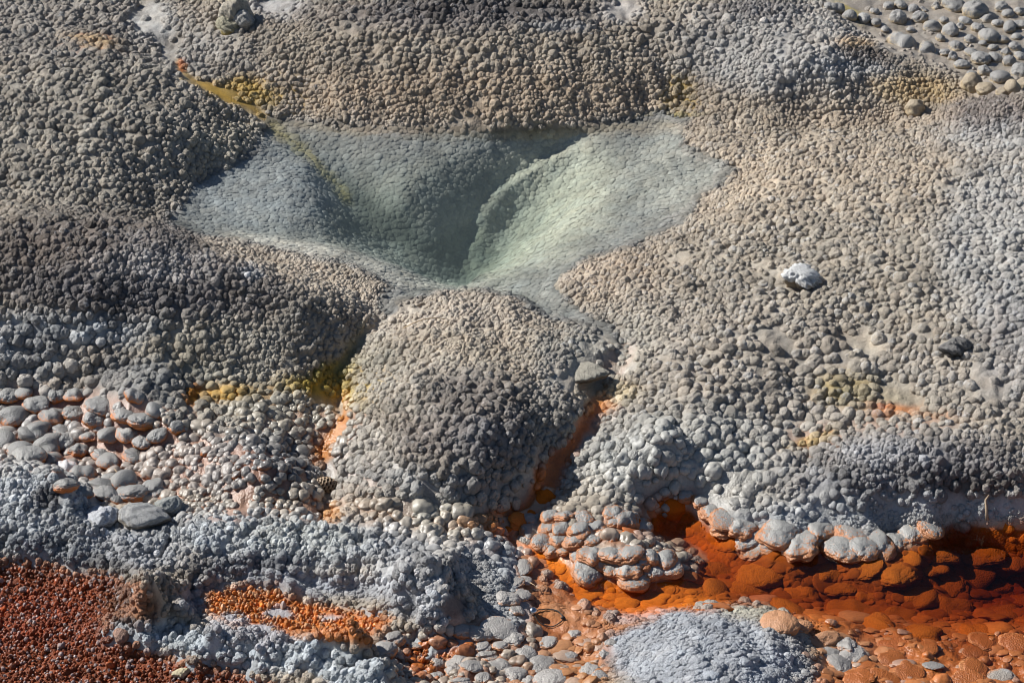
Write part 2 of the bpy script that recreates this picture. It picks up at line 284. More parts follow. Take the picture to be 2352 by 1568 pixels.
# shapes added on the macro form
rg = fbm(GX * 11 + 0.6 * GY * 6, GY * 5, 2, 21)                # ridges running down the slopes
H = GZ + rough * (0.015 * rg + 0.007 * fbm(GX * 26, GY * 22, 2, 5))
d1, d2 = cells(GX * 15 + wn1 * .7, GY * 13 + wn2 * .7, 31)
lump = np.sqrt(np.clip(1 - d1 * d1 * 1.5, 0, 1))
H += rough * grey_low * (1 - .8 * sm) * 0.034 * (lump - .5)
d1, d2 = cells(GX * 34 + wn1 * .7, GY * 30 + wn2 * .7, 36)
H += rough * grey_low * (1 - sm) * 0.012 * (np.sqrt(np.clip(1 - d1 * d1 * 1.4, 0, 1)) - .5)
for (hxp, hyp, hw, hh) in HORNS:
    a_, b_ = at(hxp, hyp + hw * .6, -.11); d_ = np.hypot((GX - a_) * (1 + .3 * wn1), GY - b_) / (hw / 1000 * 1.0)
    H += hh * np.clip(1 - d_, 0, 1) ** .8 * (1 + .25 * wn2)
d1, d2 = cells(GX * 55 + wn1, GY * 44 + wn2, 33)
dome = np.sqrt(np.clip(1 - d1 * d1 * 1.3, 0, 1))
plain = samp(m_of(ell_sd(1850,700,480,320), 120), DX, DY)
H += rough * (1 - sm) * 0.005 * (1 - .7 * plain) * (dome - .5)
H += rough * 0.0022 * fbm(GX * 60, GY * 50, 3, 77)
# flat laminated ledges where runoff spreads
led = np.maximum(samp(m_of(ell_sd(1110, 1190, 80, 30), 20), WX, WY), samp(m_of(poly_sd([(1720,1235),(1850,1235),(2100,1200),(2270,1165),(2700,1170),(2700,1215),(2270,1205),(2100,1250),(1850,1275)]), 12), WX, WY))
q = H / 0.007; H = np.where(led > 0.02, H * (1 - .6 * led) + led * .6 * 0.007 * (np.floor(q) + sstep(.55, 1, q - np.floor(q))), H)
# bed of the main pool: fine crackled plates
d1, d2 = cells(GX * 75 + wn1 * 2, GY * 60 + wn2 * 2, 41)
H += under * (0.0022 * np.sqrt(np.clip(1 - d1 * d1 * 1.2, 0, 1)) + 0.003 * fbm(GX * 20, GY * 14, 2, 8))
STEPL = [(1470,292,0),(1400,316,0),(1320,340,0),(1240,372,0),(1180,412,0),(1135,455,0),(1108,510,0),(1090,570,0),(1088,625,0),(1110,650,0)]
STEPP = [(1470,292),(1400,316),(1320,340),(1240,372),(1180,412),(1135,455),(1108,510),(1090,570),(1088,625),(1110,650),(1240,650),(1400,560),(1560,420),(1560,300)]
stp = sstep(-14, 34, poly_sd(STEPP)) * np.exp(-(line_sd(STEPL) / 130) ** 2) * sstep(1420, 1250, gx) * m_of(pool_sd + 10, 10)
H -= samp(stp, DX + wn1 * 10, DY + wn2 * 6) * .034
H -= (1 - under) * (1 - ounder) * samp(np.maximum(m_of(rch - 12, 16), m_of(lch - 8, 14)), DX, DY) * .012
# bed of the orange channel: rounded humps
d1, d2 = cells(GX * 11 + wn1 * .8, GY * 9 + wn2 * .8, 51, 0.9)
H += ounder * samp(sstep(1560, 1720, gx), DX, DY) * 0.016 * (np.sqrt(np.clip(1 - d1 * d1 * 1.7, 0, 1)) - .55) * samp(sstep(-2, -60, opool_sd), DX, DY)
d1, d2 = cells(GX * 90, GY * 80, 57)
H += ounder * 0.0012 * (1 - d1)
# studded red field and fine orange basins
d1, d2 = cells(GX * 85 + wn1 * 2, GY * 60 + wn2 * 2, 61)
H += np.maximum(red, 0) * (0.007 * fbm(GX * 25, GY * 20, 3, 66) + 0.006 * np.clip(1 - d1 * 1.5, 0, 1))
H += np.maximum(b1, b2) * 0.004 * np.clip(1 - d1 * 1.4, 0, 1)
# stream bed at the far right: shallow ripples
H += stream * 0.006 * fbm(GX * 22, GY * 16, 3, 71)
GZ = H
DX, DY = proj(GX, GY, GZ)

# ------------------------------------------------------------------ pigments (base colours of the mineral and the mats living on it), plus shade painted into the pool bed
TAN = (.335, .285, .225); BEIGE = (.42, .35, .265); GREY = (.27, .265, .26); LGREY = (.33, .338, .345); BLUEG = (.35, .365, .375)
DARK = (.055, .052, .055); DBROWN = (.10, .078, .065); WHITE = (.62, .62, .64); YEL = (.42, .25, .03); OLIVE = (.24, .19, .03)
ORG = (.46, .102, .005); DORG = (.26, .055, .006); SALM = (.48, .22, .11); UW = (.24, .235, .215); UWG = (.22, .22, .19); PALE = (.43, .41, .33); RED = (.20, .045, .012)
PIG = np.zeros(gx.shape + (3,)); PIG[:] = TAN
def paint(sd, colr, st=1.0, soft=14):
    m = (m_of(sd, soft) * st)[..., None]; PIG[:] = PIG * (1 - m) + np.array(colr) * m
def E(cx, cy, rx, ry, colr, st=1.0, soft=40, ang=0): paint(ell_sd(cx, cy, rx, ry, ang), colr, st, soft)
E(300,300,420,230,(.29,.262,.22),1,60); E(150,60,300,90,(.27,.245,.215),1,40); E(560,380,130,110,(.36,.32,.25),.8,50)
E(350,50,50,50,(.36,.345,.32),1,20); E(640,15,80,30,(.36,.35,.34),1,20); E(500,120,120,60,(.31,.29,.265),.8,40)
E(1100,150,520,150,(.31,.265,.21),1,60); E(1100,215,500,60,(.35,.275,.20),.9,40); E(1050,30,330,40,(.17,.155,.15),.85,30); E(1130,15,210,22,DARK,.6,20); E(1290,60,70,16,LGREY,.6,10)
E(1430,20,50,32,(.4,.37,.34),.9,18); E(1800,100,260,110,(.33,.31,.285),1,50); E(1760,150,130,60,(.37,.355,.335),.6,40); E(1740,20,90,25,(.16,.15,.15),.7,20); E(1990,130,70,22,DBROWN,.75,12,8); E(1990,160,110,20,LGREY,.6,14,10)
E(2110,205,95,32,(.42,.30,.15),.8,20,8); E(2080,215,60,25,(.40,.30,.18),.5,20); E(2000,270,190,22,(.40,.32,.24),.7,20); E(1960,100,40,12,(.45,.29,.13),.6,10)
paint(stream_sd,(.30,.26,.215),1,16); E(1950,25,36,8,(.42,.33,.09),.9,6,35)
E(2290,260,120,45,(.19,.165,.155),.8,24); E(2290,320,140,40,LGREY,.6,30)
E(1900,450,330,130,(.40,.335,.26),1,80); E(1700,430,120,90,(.45,.37,.28),.7,50); E(1950,640,420,170,(.335,.295,.24),1,80); E(2300,560,150,200,(.35,.335,.31),1,60); E(1400,620,110,60,(.42,.34,.26),.8,40)
E(1700,850,330,150,(.34,.30,.25),1,80); E(1450,780,70,60,(.38,.35,.29),.7,40); E(1550,1050,260,110,(.33,.325,.30),1,60); E(2100,900,300,120,(.33,.295,.25),.8,70); E(2330,800,80,120,(.24,.24,.25),.5,50)
E(1985,795,58,30,(.44,.385,.31),1,10); E(1925,775,36,22,(.20,.16,.12),.6,16)
E(2000,910,110,36,(.30,.25,.15),.55,30,12); E(2055,938,50,10,ORG,.75,8,5); E(2100,950,90,12,(.45,.27,.16),.6,12,4); E(1940,890,60,40,(.26,.20,.07),.4,24); E(1870,1010,60,12,(.42,.26,.04),.7,8,-20)
E(2120,1060,250,60,(.17,.165,.17),.9,40); E(2030,1040,110,30,(.36,.36,.37),.6,20); E(2200,1110,180,30,DARK,.55,22); E(1950,1110,160,40,(.25,.25,.255),.8,30)
E(1850,1200,300,60,BLUEG,.8,30,-3); E(2200,1160,240,30,LGREY,.9,20)
# dark dome
E(280,600,370,110,(.16,.14,.125),1,40,4); E(330,600,170,46,(.36,.34,.325),.85,30,8); E(150,570,140,40,(.155,.125,.105),.7,24); E(300,690,330,50,(.115,.11,.115),.7,30,6); E(600,650,90,50,(.18,.165,.155),.7,30,30); E(580,625,26,20,LGREY,.7,8)
E(250,760,260,35,BLUEG,.85,20,6); E(60,800,110,70,BLUEG,.75,30); E(80,790,60,60,DARK,.35,20); E(700,760,90,80,(.26,.235,.20),1,34,35); E(520,800,170,70,(.29,.265,.22),1,34,8); E(400,810,90,50,(.33,.29,.22),.6,24)
paint(line_sd([(480,556,20),(620,600,30),(720,640,36),(840,690,24)]),(.41,.35,.28),.95,18)
E(420,870,120,40,(.33,.31,.25),.7,30); E(320,880,130,60,(.18,.185,.19),.75,30,14); E(300,930,90,30,(.12,.125,.125),.5,24)
E(600,940,180,60,(.32,.29,.23),.9,40); E(540,900,60,22,(.36,.26,.10),.6,16); E(560,1060,200,70,(.17,.175,.18),.8,40); E(640,1090,120,30,DARK,.45,22)
E(760,850,40,26,OLIVE,.95,12,-20); paint(line_sd([(835,750,12),(810,800,16),(800,830,16)]),OLIVE,.8,12); E(770,895,90,30,(.36,.25,.03),.85,16,8); E(830,840,34,40,(.33,.26,.07),.7,16,-30); E(700,880,60,16,(.34,.25,.05),.5,14)
E(120,980,230,90,(.30,.285,.27),1,40); E(350,1060,200,70,(.31,.265,.235),.9,40); E(250,1050,260,110,(.30,.24,.19),.25,40)
# central mound
E(1020,750,200,70,(.43,.37,.30),1,40); E(1050,820,200,60,(.385,.33,.26),.9,40); E(880,850,60,70,(.36,.33,.27),.9,30); E(1330,800,90,50,(.32,.30,.26),1,30); E(1260,860,40,60,(.30,.28,.25),.8,20)
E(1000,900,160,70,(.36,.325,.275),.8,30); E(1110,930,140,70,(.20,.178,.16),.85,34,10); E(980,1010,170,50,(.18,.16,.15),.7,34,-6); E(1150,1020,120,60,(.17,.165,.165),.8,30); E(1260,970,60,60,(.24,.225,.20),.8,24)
E(850,1020,70,60,(.37,.335,.285),.8,26); E(950,1120,230,50,(.31,.30,.28),.9,30); E(1100,1110,90,30,(.17,.17,.175),.5,20); E(1000,1180,200,40,(.34,.315,.26),.8,26,12)
E(830,1180,90,60,(.36,.27,.19),.7,34); E(690,1150,60,40,(.33,.27,.20),.6,24)
# lower ridge
E(80,1180,170,110,BLUEG,.95,30,14); E(60,1120,60,30,(.46,.48,.5),.5,20); E(110,1140,34,26,DARK,.8,12); E(650,1240,340,60,BLUEG,1,26,4); E(700,1230,150,40,(.44,.45,.42),.6,20); E(300,1260,120,40,(.30,.32,.35),.8,20,14)
E(560,1300,120,22,(.13,.14,.16),.8,12); E(150,1270,140,24,(.13,.14,.155),.75,14,14); E(950,1280,120,36,(.26,.265,.275),.7,22,24); E(960,1370,110,50,(.42,.44,.47),.8,24,24); E(1040,1390,30,26,(.10,.07,.06),.8,10)
E(1120,1290,90,60,LGREY,.9,30); E(1160,1380,60,80,LGREY,.9,24); E(720,1340,200,26,(.33,.34,.36),1,14,4); E(460,1370,50,44,(.28,.285,.31),.9,16); E(1000,1500,140,60,(.34,.30,.25),.8,30); E(530,1440,60,30,(.31,.31,.33),.9,12)
paint(line_sd([(250,1425,22),(400,1460,26),(560,1500,32),(720,1500,40),(830,1560,60),(860,1700,80)]),(.40,.43,.45),1,14)
E(1600,1500,270,100,(.35,.365,.39),1,24,8); E(1750,1400,110,22,(.37,.36,.30),.7,12,4); E(1620,1440,60,12,(.17,.18,.2),.6,10,10)
# orange parts
paint(poly_sd([(1205,1270),(1260,1340),(1330,1390),(1400,1420),(1500,1425),(1380,1470),(1400,1540),(1300,1700),(1100,1700),(1180,1540),(1230,1450),(1200,1350),(1190,1290)]),(.38,.165,.07),.95,14)
E(1300,1540,110,70,(.32,.15,.05),.7,30); E(1150,1510,140,60,(.32,.25,.19),.6,26)
paint(poly_sd([(1800,1400),(1950,1425),(2352,1425),(2700,1430),(2700,1900),(1830,1900),(1880,1560),(1880,1480)]),(.38,.115,.022),.95,16)
E(1950,1500,80,40,(.44,.31,.20),.7,20)
def chan(sd, colr, st, soft): paint(sd, colr, st, soft)
chan(line_sd([(400,150,4),(450,190,8),(500,210,14),(570,240,10),(620,285,8),(700,345,10),(760,410,10)]),YEL,.85,12)
E(545,205,60,24,(.42,.26,.04),.7,16); E(600,225,40,22,(.36,.25,.06),.6,14); E(410,150,12,8,ORG,.7,6); E(215,95,60,16,(.44,.26,.09),.5,12,10); E(1565,215,36,44,(.30,.23,.10),.4,14,20); E(1545,262,60,6,OLIVE,.8,5); 
UWB = pool_sd
m = m_of(pool_sd, 5)[..., None]; base = np.array(UW)
P2 = PIG.copy(); P2[:] = base
PIGs = PIG.copy(); PIG[:] = P2
E(1240,460,190,130,PALE,.9,50,-30); E(1130,590,60,60,PALE,.8,30); E(1000,480,200,120,UWG,.7,50); E(1070,580,70,60,(.14,.15,.12),.8,20); E(860,520,100,80,(.20,.21,.18),.7,30); E(600,440,180,90,(.27,.28,.28),.8,40); E(1560,400,120,90,(.33,.32,.28),.8,40)  # the deep pit is darkened in colour to deepen its shade
paint(line_sd([(800,420,10),(860,500,30),(950,560,40),(1040,610,30),(1085,630,16)]),(.09,.095,.08),.85,30); paint(line_sd([(450,545,8),(600,556,14),(720,574,18),(850,606,22),(950,650,16),(1040,660,10),(1150,672,14)]),(.44,.41,.36),.95,6)  # dark line: painted shade of the submerged valley; pale line: the lip
E(1100,295,500,16,(.34,.27,.19),.7,12); chan(line_sd([(620,285,8),(700,345,8),(770,420,10),(800,460,14)]),(.30,.24,.06),.65,14); E(870,585,130,26,(.30,.29,.26),.8,20,15)
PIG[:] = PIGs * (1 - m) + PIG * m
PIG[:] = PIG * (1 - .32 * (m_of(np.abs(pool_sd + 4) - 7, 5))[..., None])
# orange pool bed
m = m_of(opool_sd, 14)[..., None]; PIGs = PIG.copy(); PIG[:] = np.array(ORG) * 1.0
E(2050,1320,480,95,(.24,.058,.007),1,50); E(1450,1370,180,40,(.55,.17,.015),.7,30); E(1300,1300,60,40,(.62,.20,.02),.7,24); E(1230,1200,60,60,(.5,.15,.02),.6,24); E(1560,1210,60,40,(.30,.08,.01),.7,24); E(2320,1380,90,50,DORG,.6,30)
E(1930,1430,200,24,(.44,.16,.04),.8,18,3); E(2250,1460,220,40,(.40,.14,.03),.8,24)
PIG[:] = PIGs * (1 - m) + PIG * m
chan(line_sd([(1400,880,4),(1385,925,15),(1340,990,18),(1280,1050,22),(1255,1100,25),(1220,1170,22),(1130,1200,26)]),(.46,.115,.010),.95,12)
E(1400,900,60,30,(.42,.33,.18),.7,20); E(1380,935,34,18,(.50,.20,.05),.7,12); E(1110,1195,70,16,(.46,.22,.08),.8,12)
chan(line_sd([(790,905,4),(790,960,10),(745,1030,20),(735,1050,14)]),(.40,.14,.010),.9,10); E(760,1180,26,24,(.45,.19,.03),.8,10); E(445,908,22,26,(.38,.13,.010),.9,10); E(500,905,60,16,(.42,.25,.05),.6,12)
for s_, c_, st in ((red_sd,(.16,.036,.008),1),(b1_sd,(.40,.125,.02),1),(b2_sd,(.36,.10,.015),1)): paint(s_, c_, st, 9)
E(50,1420,160,60,(.20,.035,.008),.7,40); E(300,1390,60,50,(.12,.05,.02),.8,24)
paint(np.abs(red_sd + 6) - 7,(.40,.19,.10),.75,9); paint(np.abs(b1_sd) - 5,(.46,.26,.15),.6,9)
for a in ((640,1407,34,14),(720,1400,0.1,0.1),(590,1445,40,18),(760,1415,20,8),(620,1470,50,18),(540,1420,30,14)): E(*a,(.36,.36,.38),.95,6)
# what grows low between the knobs: orange or yellow film
STN = np.zeros(gx.shape)
def stn(sd, v, soft=20): STN[:] = np.maximum(STN, m_of(sd, soft) * v)
stn(poly_sd([(-420,880),(0,880),(200,900),(430,940),(480,1000),(720,1040),(760,1200),(400,1190),(100,1080),(-420,1080)]),.75,24); stn(poly_sd([(430,880),(560,880),(800,880),(860,930),(780,1060),(560,980),(440,960)]),.6,24)
stn(poly_sd([(720,1050),(860,1080),(1050,1160),(1180,1200),(1220,1300),(1150,1280),(900,1200),(740,1200)]),.3,30); stn(np.abs(opool_sd) - 26,.95,16); stn(poly_sd([(900,1440),(1200,1400),(1400,1440),(1380,1600),(900,1600)]),.8,30)
stn(poly_sd([(1860,1440),(2700,1440),(2700,1700),(1860,1700)]),.95,30); stn(ell_sd(2060,950,120,40),.6,30); stn(ell_sd(600,230,120,60),.6,30); stn(ell_sd(1560,220,50,60),.7,20); stn(ell_sd(780,880,120,40),.8,24); stn(ell_sd(1870,1010,80,40),.5,20)
stn(ell_sd(215,95,70,26),.5,16); stn(rch - 20,.4,16); stn(ell_sd(1970,900,120,50),.4,24)
SC = np.zeros(gx.shape + (3,)); SC[:] = (.32,.085,.007)
def sc(sd, c, soft=30):
    m = m_of(sd, soft)[..., None]; SC[:] = SC * (1 - m) + np.array(c) * m
sc(ell_sd(780,880,150,50),(.40,.27,.04)); sc(ell_sd(600,220,140,80),(.44,.27,.03)); sc(ell_sd(1560,220,70,70),(.38,.24,.03)); sc(ell_sd(1970,890,140,50),(.36,.25,.06)); sc(ell_sd(560,900,120,40),(.46,.23,.03)); sc(ell_sd(1930,30,90,50),(.42,.33,.07))
WETM = np.zeros(gx.shape)
for s_, v in ((opool_sd - 40,.9),(pool_sd - 10,.8),(stream_sd,.9),(b1_sd,.8),(b2_sd - 20,.8),(red_sd,.9),(rch - 40,.9),(lch - 30,.7),(ych - 16,.6),
              (poly_sd([(-420,880),(0,880),(430,930),(800,900),(900,1050),(1200,1160),(1200,1290),(900,1230),(700,1190),(400,1190),(100,1080),(-420,1080)]),.85),
              (poly_sd([(1290,960),(1700,1000),(1900,980),(1700,1180),(1500,1160),(1300,1120)]),.75),(poly_sd([(1860,1430),(2700,1430),(2700,1800),(1860,1800)]),.8),(poly_sd([(900,1450),(1400,1420),(1400,1700),(900,1700)]),.75),
              (ell_sd(1000,700,200,50),.4),(ell_sd(1480,740,120,90),.4),(ell_sd(1900,1000,200,70),.55)):
    WETM = np.maximum(WETM, m_of(s_, 18) * v)

def pigment(x, y, dx, dy, seed=0):
    """base colour at places of the ground"""
    ax = dx + 22 * fbm(x * 14, y * 12, 3, 101); ay = dy + 13 * fbm(x * 14, y * 12, 3, 131)
    c = samp(PIG, ax, ay)
    v = 1 + 0.30 * fbm(x * 9, y * 8, 3, 151) + 0.25 * fbm(x * 45, y * 40, 2, 161)
    t = 0.05 * fbm(x * 22, y * 20, 2, 171)
    c = c * v[..., None]; c[..., 0] *= 1 + t; c[..., 2] *= 1 - t
    g = c.mean(-1, keepdims=True); sat = (c.max(-1, keepdims=True) / (c.min(-1, keepdims=True) + 1e-4))
    k = .04 * sstep(2.6, 1.7, sat); c = c * (1 - k) + g * np.array((.99, 1.0, 1.01)) * k
    return np.clip(c, .005, .85)
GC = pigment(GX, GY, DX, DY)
fade = samp(m_of(pool_sd, 6), DX, DY)
st = samp(STN, DX + wn1 * 20, DY + wn2 * 12) * (1 - fade)
stc = samp(SC, DX, DY)
kk = (st * 0.6 * (1 - sm * .9) * rough)[..., None]
GC = GC * (1 - kk) + stc * kk
kk = (np.maximum(red, np.maximum(b1, b2)) * sstep(-.134, -.125, GZ))[..., None]; GC = GC * (1 - kk) + np.array((.32, .335, .345)) * kk * (1 + .3 * wn1[..., None])
kk = (ounder * sstep(-.129, -.122, GZ))[..., None]; GC = GC * (1 - kk) + np.array((.40, .26, .17)) * kk * (1 + .3 * wn1[..., None])
GWET = samp(WETM, DX, DY) * (1 - samp(m_of(pool_sd, 4), DX, DY)) * (1 - ounder * sstep(-.128, -.134, GZ)) * (1 - .6 * np.maximum(red, np.maximum(b1, b2)))

# ------------------------------------------------------------------ materials
def nodes(name):
    m = bpy.data.materials.new(name); m.use_nodes = True; t = m.node_tree; b = t.nodes['Principled BSDF']; return m, t, b
def N(t, ty, **kw):
    n = t.nodes.new(ty)
    for k, v in kw.items(): setattr(n, k, v)
    return n
def math_n(t, op, a, b=None, c=None, clamp=False):
    n = t.nodes.new('ShaderNodeMath'); n.operation = op; n.use_clamp = clamp
    for i, v in enumerate((a, b, c)):
        if v is None: continue
        if isinstance(v, (int, float)): n.inputs[i].default_value = v
        else: t.links.new(v, n.inputs[i])
    return n.outputs[0]
def mixc(t, f, a, b, mode='MIX'):
    n = t.nodes.new('ShaderNodeMix'); n.data_type = 'RGBA'; n.blend_type = mode
    for i, v in ((0, f), (6, a), (7, b)):
        if isinstance(v, (int, float)): n.inputs[i].default_value = v
        elif isinstance(v, tuple): n.inputs[i].default_value = v + (1,)
        else: t.links.new(v, n.inputs[i])
    return n.outputs[2]
def noise(t, vec, sc_, det=3, rough_=.55):
    n = t.nodes.new('ShaderNodeTexNoise'); n.inputs['Scale'].default_value = sc_; n.inputs['Detail'].default_value = det; n.inputs['Roughness'].default_value = rough_
    t.links.new(vec, n.inputs['Vector']); return n.outputs['Fac']
def voro(t, vec, sc_):
    n = t.nodes.new('ShaderNodeTexVoronoi'); n.inputs['Scale'].default_value = sc_; t.links.new(vec, n.inputs['Vector']); return n.outputs['Distance']
def ramp(t, f, a, b):
    n = t.nodes.new('ShaderNodeMapRange'); n.inputs[1].default_value = a; n.inputs[2].default_value = b; t.links.new(f, n.inputs[0]); return n.outputs[0]
def sinter(name, kind, inst, gran=260.0, gstr=.6, frost_contrast=0.0):
    """kind 'inst' reads its pigments from the instancer, else from the mesh"""
    m, t, b = nodes(name)
    geo = N(t, 'ShaderNodeNewGeometry'); pos = geo.outputs['Position']
    def attr(n_): 
        a = N(t, 'ShaderNodeAttribute'); a.attribute_name = n_; a.attribute_type = 'INSTANCER' if inst else 'GEOMETRY'; return a
    tint = attr('tint'); wet = attr('wet').outputs['Fac']
    n1 = noise(t, pos, 160, 4); n2 = noise(t, pos, 700, 2)
    col = tint.outputs['Color']
    if kind == 'knob':
        hh = N(t, 'ShaderNodeAttribute'); hh.attribute_name = 'up'
        sa = attr('stain'); sf = attr('film').outputs['Fac']
        lo = math_n(t, 'SUBTRACT', 1.0, hh.outputs['Fac'])
        lo = math_n(t, 'ADD', lo, math_n(t, 'MULTIPLY', math_n(t, 'SUBTRACT', n1, .5), .9))
        lo = math_n(t, 'ADD', lo, math_n(t, 'MULTIPLY', sf, .20)); f = math_n(t, 'MULTIPLY', ramp(t, lo, .50, .78), sf)
        col = mixc(t, f, col, sa.outputs['Color'])
    if frost_contrast:
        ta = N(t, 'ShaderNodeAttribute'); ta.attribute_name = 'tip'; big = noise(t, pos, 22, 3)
        f = math_n(t, 'MULTIPLY', ramp(t, ta.outputs['Fac'], .45, .95), ramp(t, big, .36, .62)); f = math_n(t, 'MULTIPLY', f, math_n(t, 'MULTIPLY', math_n(t, 'SUBTRACT', 1.0, wet), frost_contrast))
        col = mixc(t, f, col, (.56, .57, .58))  # dry frost on granule tips, painted also to add light-dark contrast
    v = math_n(t, 'ADD', math_n(t, 'MULTIPLY', n1, .7), math_n(t, 'MULTIPLY', n2, .5))
    v = math_n(t, 'ADD', v, .40)
    g = N(t, 'ShaderNodeCombineColor'); [t.links.new(v, g.inputs[i]) for i in range(3)]
    col = mixc(t, 1.0, col, g.outputs[0], 'MULTIPLY')
    t.links.new(col, b.inputs['Base Color'])
    ro = math_n(t, 'SUBTRACT', .92, math_n(t, 'MULTIPLY', wet, .62))
    ro = math_n(t, 'ADD', ro, math_n(t, 'MULTIPLY', math_n(t, 'SUBTRACT', n1, .5), .3))
    t.links.new(ro, b.inputs['Roughness'])
    t.links.new(math_n(t, 'ADD', math_n(t, 'MULTIPLY', wet, .6), .10), b.inputs['Specular IOR Level'])
    h = math_n(t, 'ADD', math_n(t, 'MULTIPLY', voro(t, pos, gran), -.8), math_n(t, 'MULTIPLY', noise(t, pos, gran * 2, 3, .6), .6))
    bp = N(t, 'ShaderNodeBump'); bp.inputs['Distance'].default_value = 0.0028; bp.inputs['Strength'].default_value = gstr
    t.links.new(h, bp.inputs['Height']); t.links.new(bp.outputs[0], b.inputs['Normal'])
    return m
M_ground = sinter('sinter_ground', 'ground', False, 190, .55)
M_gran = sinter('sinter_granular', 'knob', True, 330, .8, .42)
M_smooth = sinter('sinter_smooth', 'knob', True, 420, .22)
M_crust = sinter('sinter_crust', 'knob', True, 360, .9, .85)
M_single = sinter('sinter_single', 'knob', False, 300, .6)

# ------------------------------------------------------------------ ground mesh
def grid_mesh(name, X, Y, Z, mat):
    ny, nx = X.shape
    me = bpy.data.meshes.new(name)
    co = np.stack([X, Y, Z], -1).reshape(-1, 3).astype(np.float32)
    idx = np.arange(nx * ny).reshape(ny, nx)
    f = np.stack([idx[:-1, :-1], idx[:-1, 1:], idx[1:, 1:], idx[1:, :-1]], -1).reshape(-1, 4).astype(np.int32)
    me.vertices.add(len(co)); me.vertices.foreach_set('co', co.ravel())
    me.loops.add(f.size); me.loops.foreach_set('vertex_index', f.ravel())
    me.polygons.add(len(f)); me.polygons.foreach_set('loop_start', np.arange(0, f.size, 4, dtype=np.int32)); me.polygons.foreach_set('loop_total', np.full(len(f), 4, np.int32))
    me.update(calc_edges=True); me.polygons.foreach_set('use_smooth', np.ones(len(f), bool))
    me.materials.append(mat); return me
def set_attr(me, name, ty, arr, dom='POINT'):
    a = me.attributes.new(name, ty, dom)
    key = {'FLOAT': 'value', 'INT': 'value', 'FLOAT_VECTOR': 'vector', 'FLOAT_COLOR': 'color'}[ty]
    a.data.foreach_set(key, np.ascontiguousarray(arr, dtype=np.int32 if ty == 'INT' else np.float32).ravel())
def rgba(c): return np.concatenate([c, np.ones(c.shape[:-1] + (1,))], -1)
# sampling of the built ground at any place
def gsamp(M, x, y):
    fy = np.log((y - CY) / (YN - CY)) / k_ * (NY - 1); fx = (x / (HW * (y - CY + 1.2)) + 1) / 2 * (NX - 1)
    fx = np.clip(fx, 0, NX - 1.001); fy = np.clip(fy, 0, NY - 1.001)
    ix, iy = fx.astype(int), fy.astype(int); tx, ty = fx - ix, fy - iy
    if M.ndim == 3: tx, ty = tx[..., None], ty[..., None]
    return (M[iy, ix] * (1 - tx) + M[iy, ix + 1] * tx) * (1 - ty) + (M[iy + 1, ix] * (1 - tx) + M[iy + 1, ix + 1] * tx) * ty
def hit(px, py):
    """the nearest visible place of the ground at a photo position"""
    k = np.where((np.abs(DX - px) < 5) & (np.abs(DY - py) < 4))
    if len(k[0]) == 0:
        x, y = at(px, py, 0); return float(x), float(y), float(gsamp(GZ, np.array([x]), np.array([y]))[0])
    j = np.argmin(GY[k] + 0.004 * np.hypot(DX[k] - px, DY[k] - py)); i = (k[0][j], k[1][j])
    return float(GX[i]), float(GY[i]), float(GZ[i])
# the sinter flats go on beyond the detailed part
ox = np.concatenate([-np.geomspace(400, 2.6, 24), np.linspace(-2.5, 2.5, 90), np.geomspace(2.6, 400, 24)])
oy = np.concatenate([-np.geomspace(400, 2.4, 24), np.linspace(-2.3, 3.3, 100), np.geomspace(3.4, 400, 24)])
OXg, OYg = np.meshgrid(ox, oy)
yc = np.clip(OYg, YN + .02, YF - .02); hwc = HW * (yc - CY + 1.2) * .992
edge = gsamp(GZ, np.clip(OXg, -hwc, hwc), yc)
dout = np.maximum(np.abs(OXg) - HW * (np.clip(OYg, YN, YF) - CY + 1.2), np.maximum(YN - OYg, OYg - YF))
far_ = sstep(0, 3, dout); OZg = edge * (1 - far_) + .02 * far_ + sstep(.05, .6, dout) * .04 * fbm(OXg * 1.5, OYg * 1.5, 3, 5)
OZg = np.where(dout < -.04, np.where(dout < -.30, -.5, edge - .05), OZg - .004)
me = grid_mesh('terrain', OXg, OYg, OZg, M_ground)
set_attr(me, 'tint', 'FLOAT_COLOR', rgba(np.broadcast_to(np.array(TAN), OXg.shape + (3,)))); set_attr(me, 'wet', 'FLOAT', np.zeros(OXg.shape))
terr = bpy.data.objects.new('terrain', me); COL.objects.link(terr); terr['kind'] = 'structure'; terr['label'] = 'open sinter flats stretching away round the hot spring'

e_ = .012
gnx = -(gsamp(GZ, GX + e_, GY) - gsamp(GZ, GX - e_, GY)) / (2 * e_); gny = -(gsamp(GZ, GX, GY + e_) - gsamp(GZ, GX, GY - e_)) / (2 * e_)

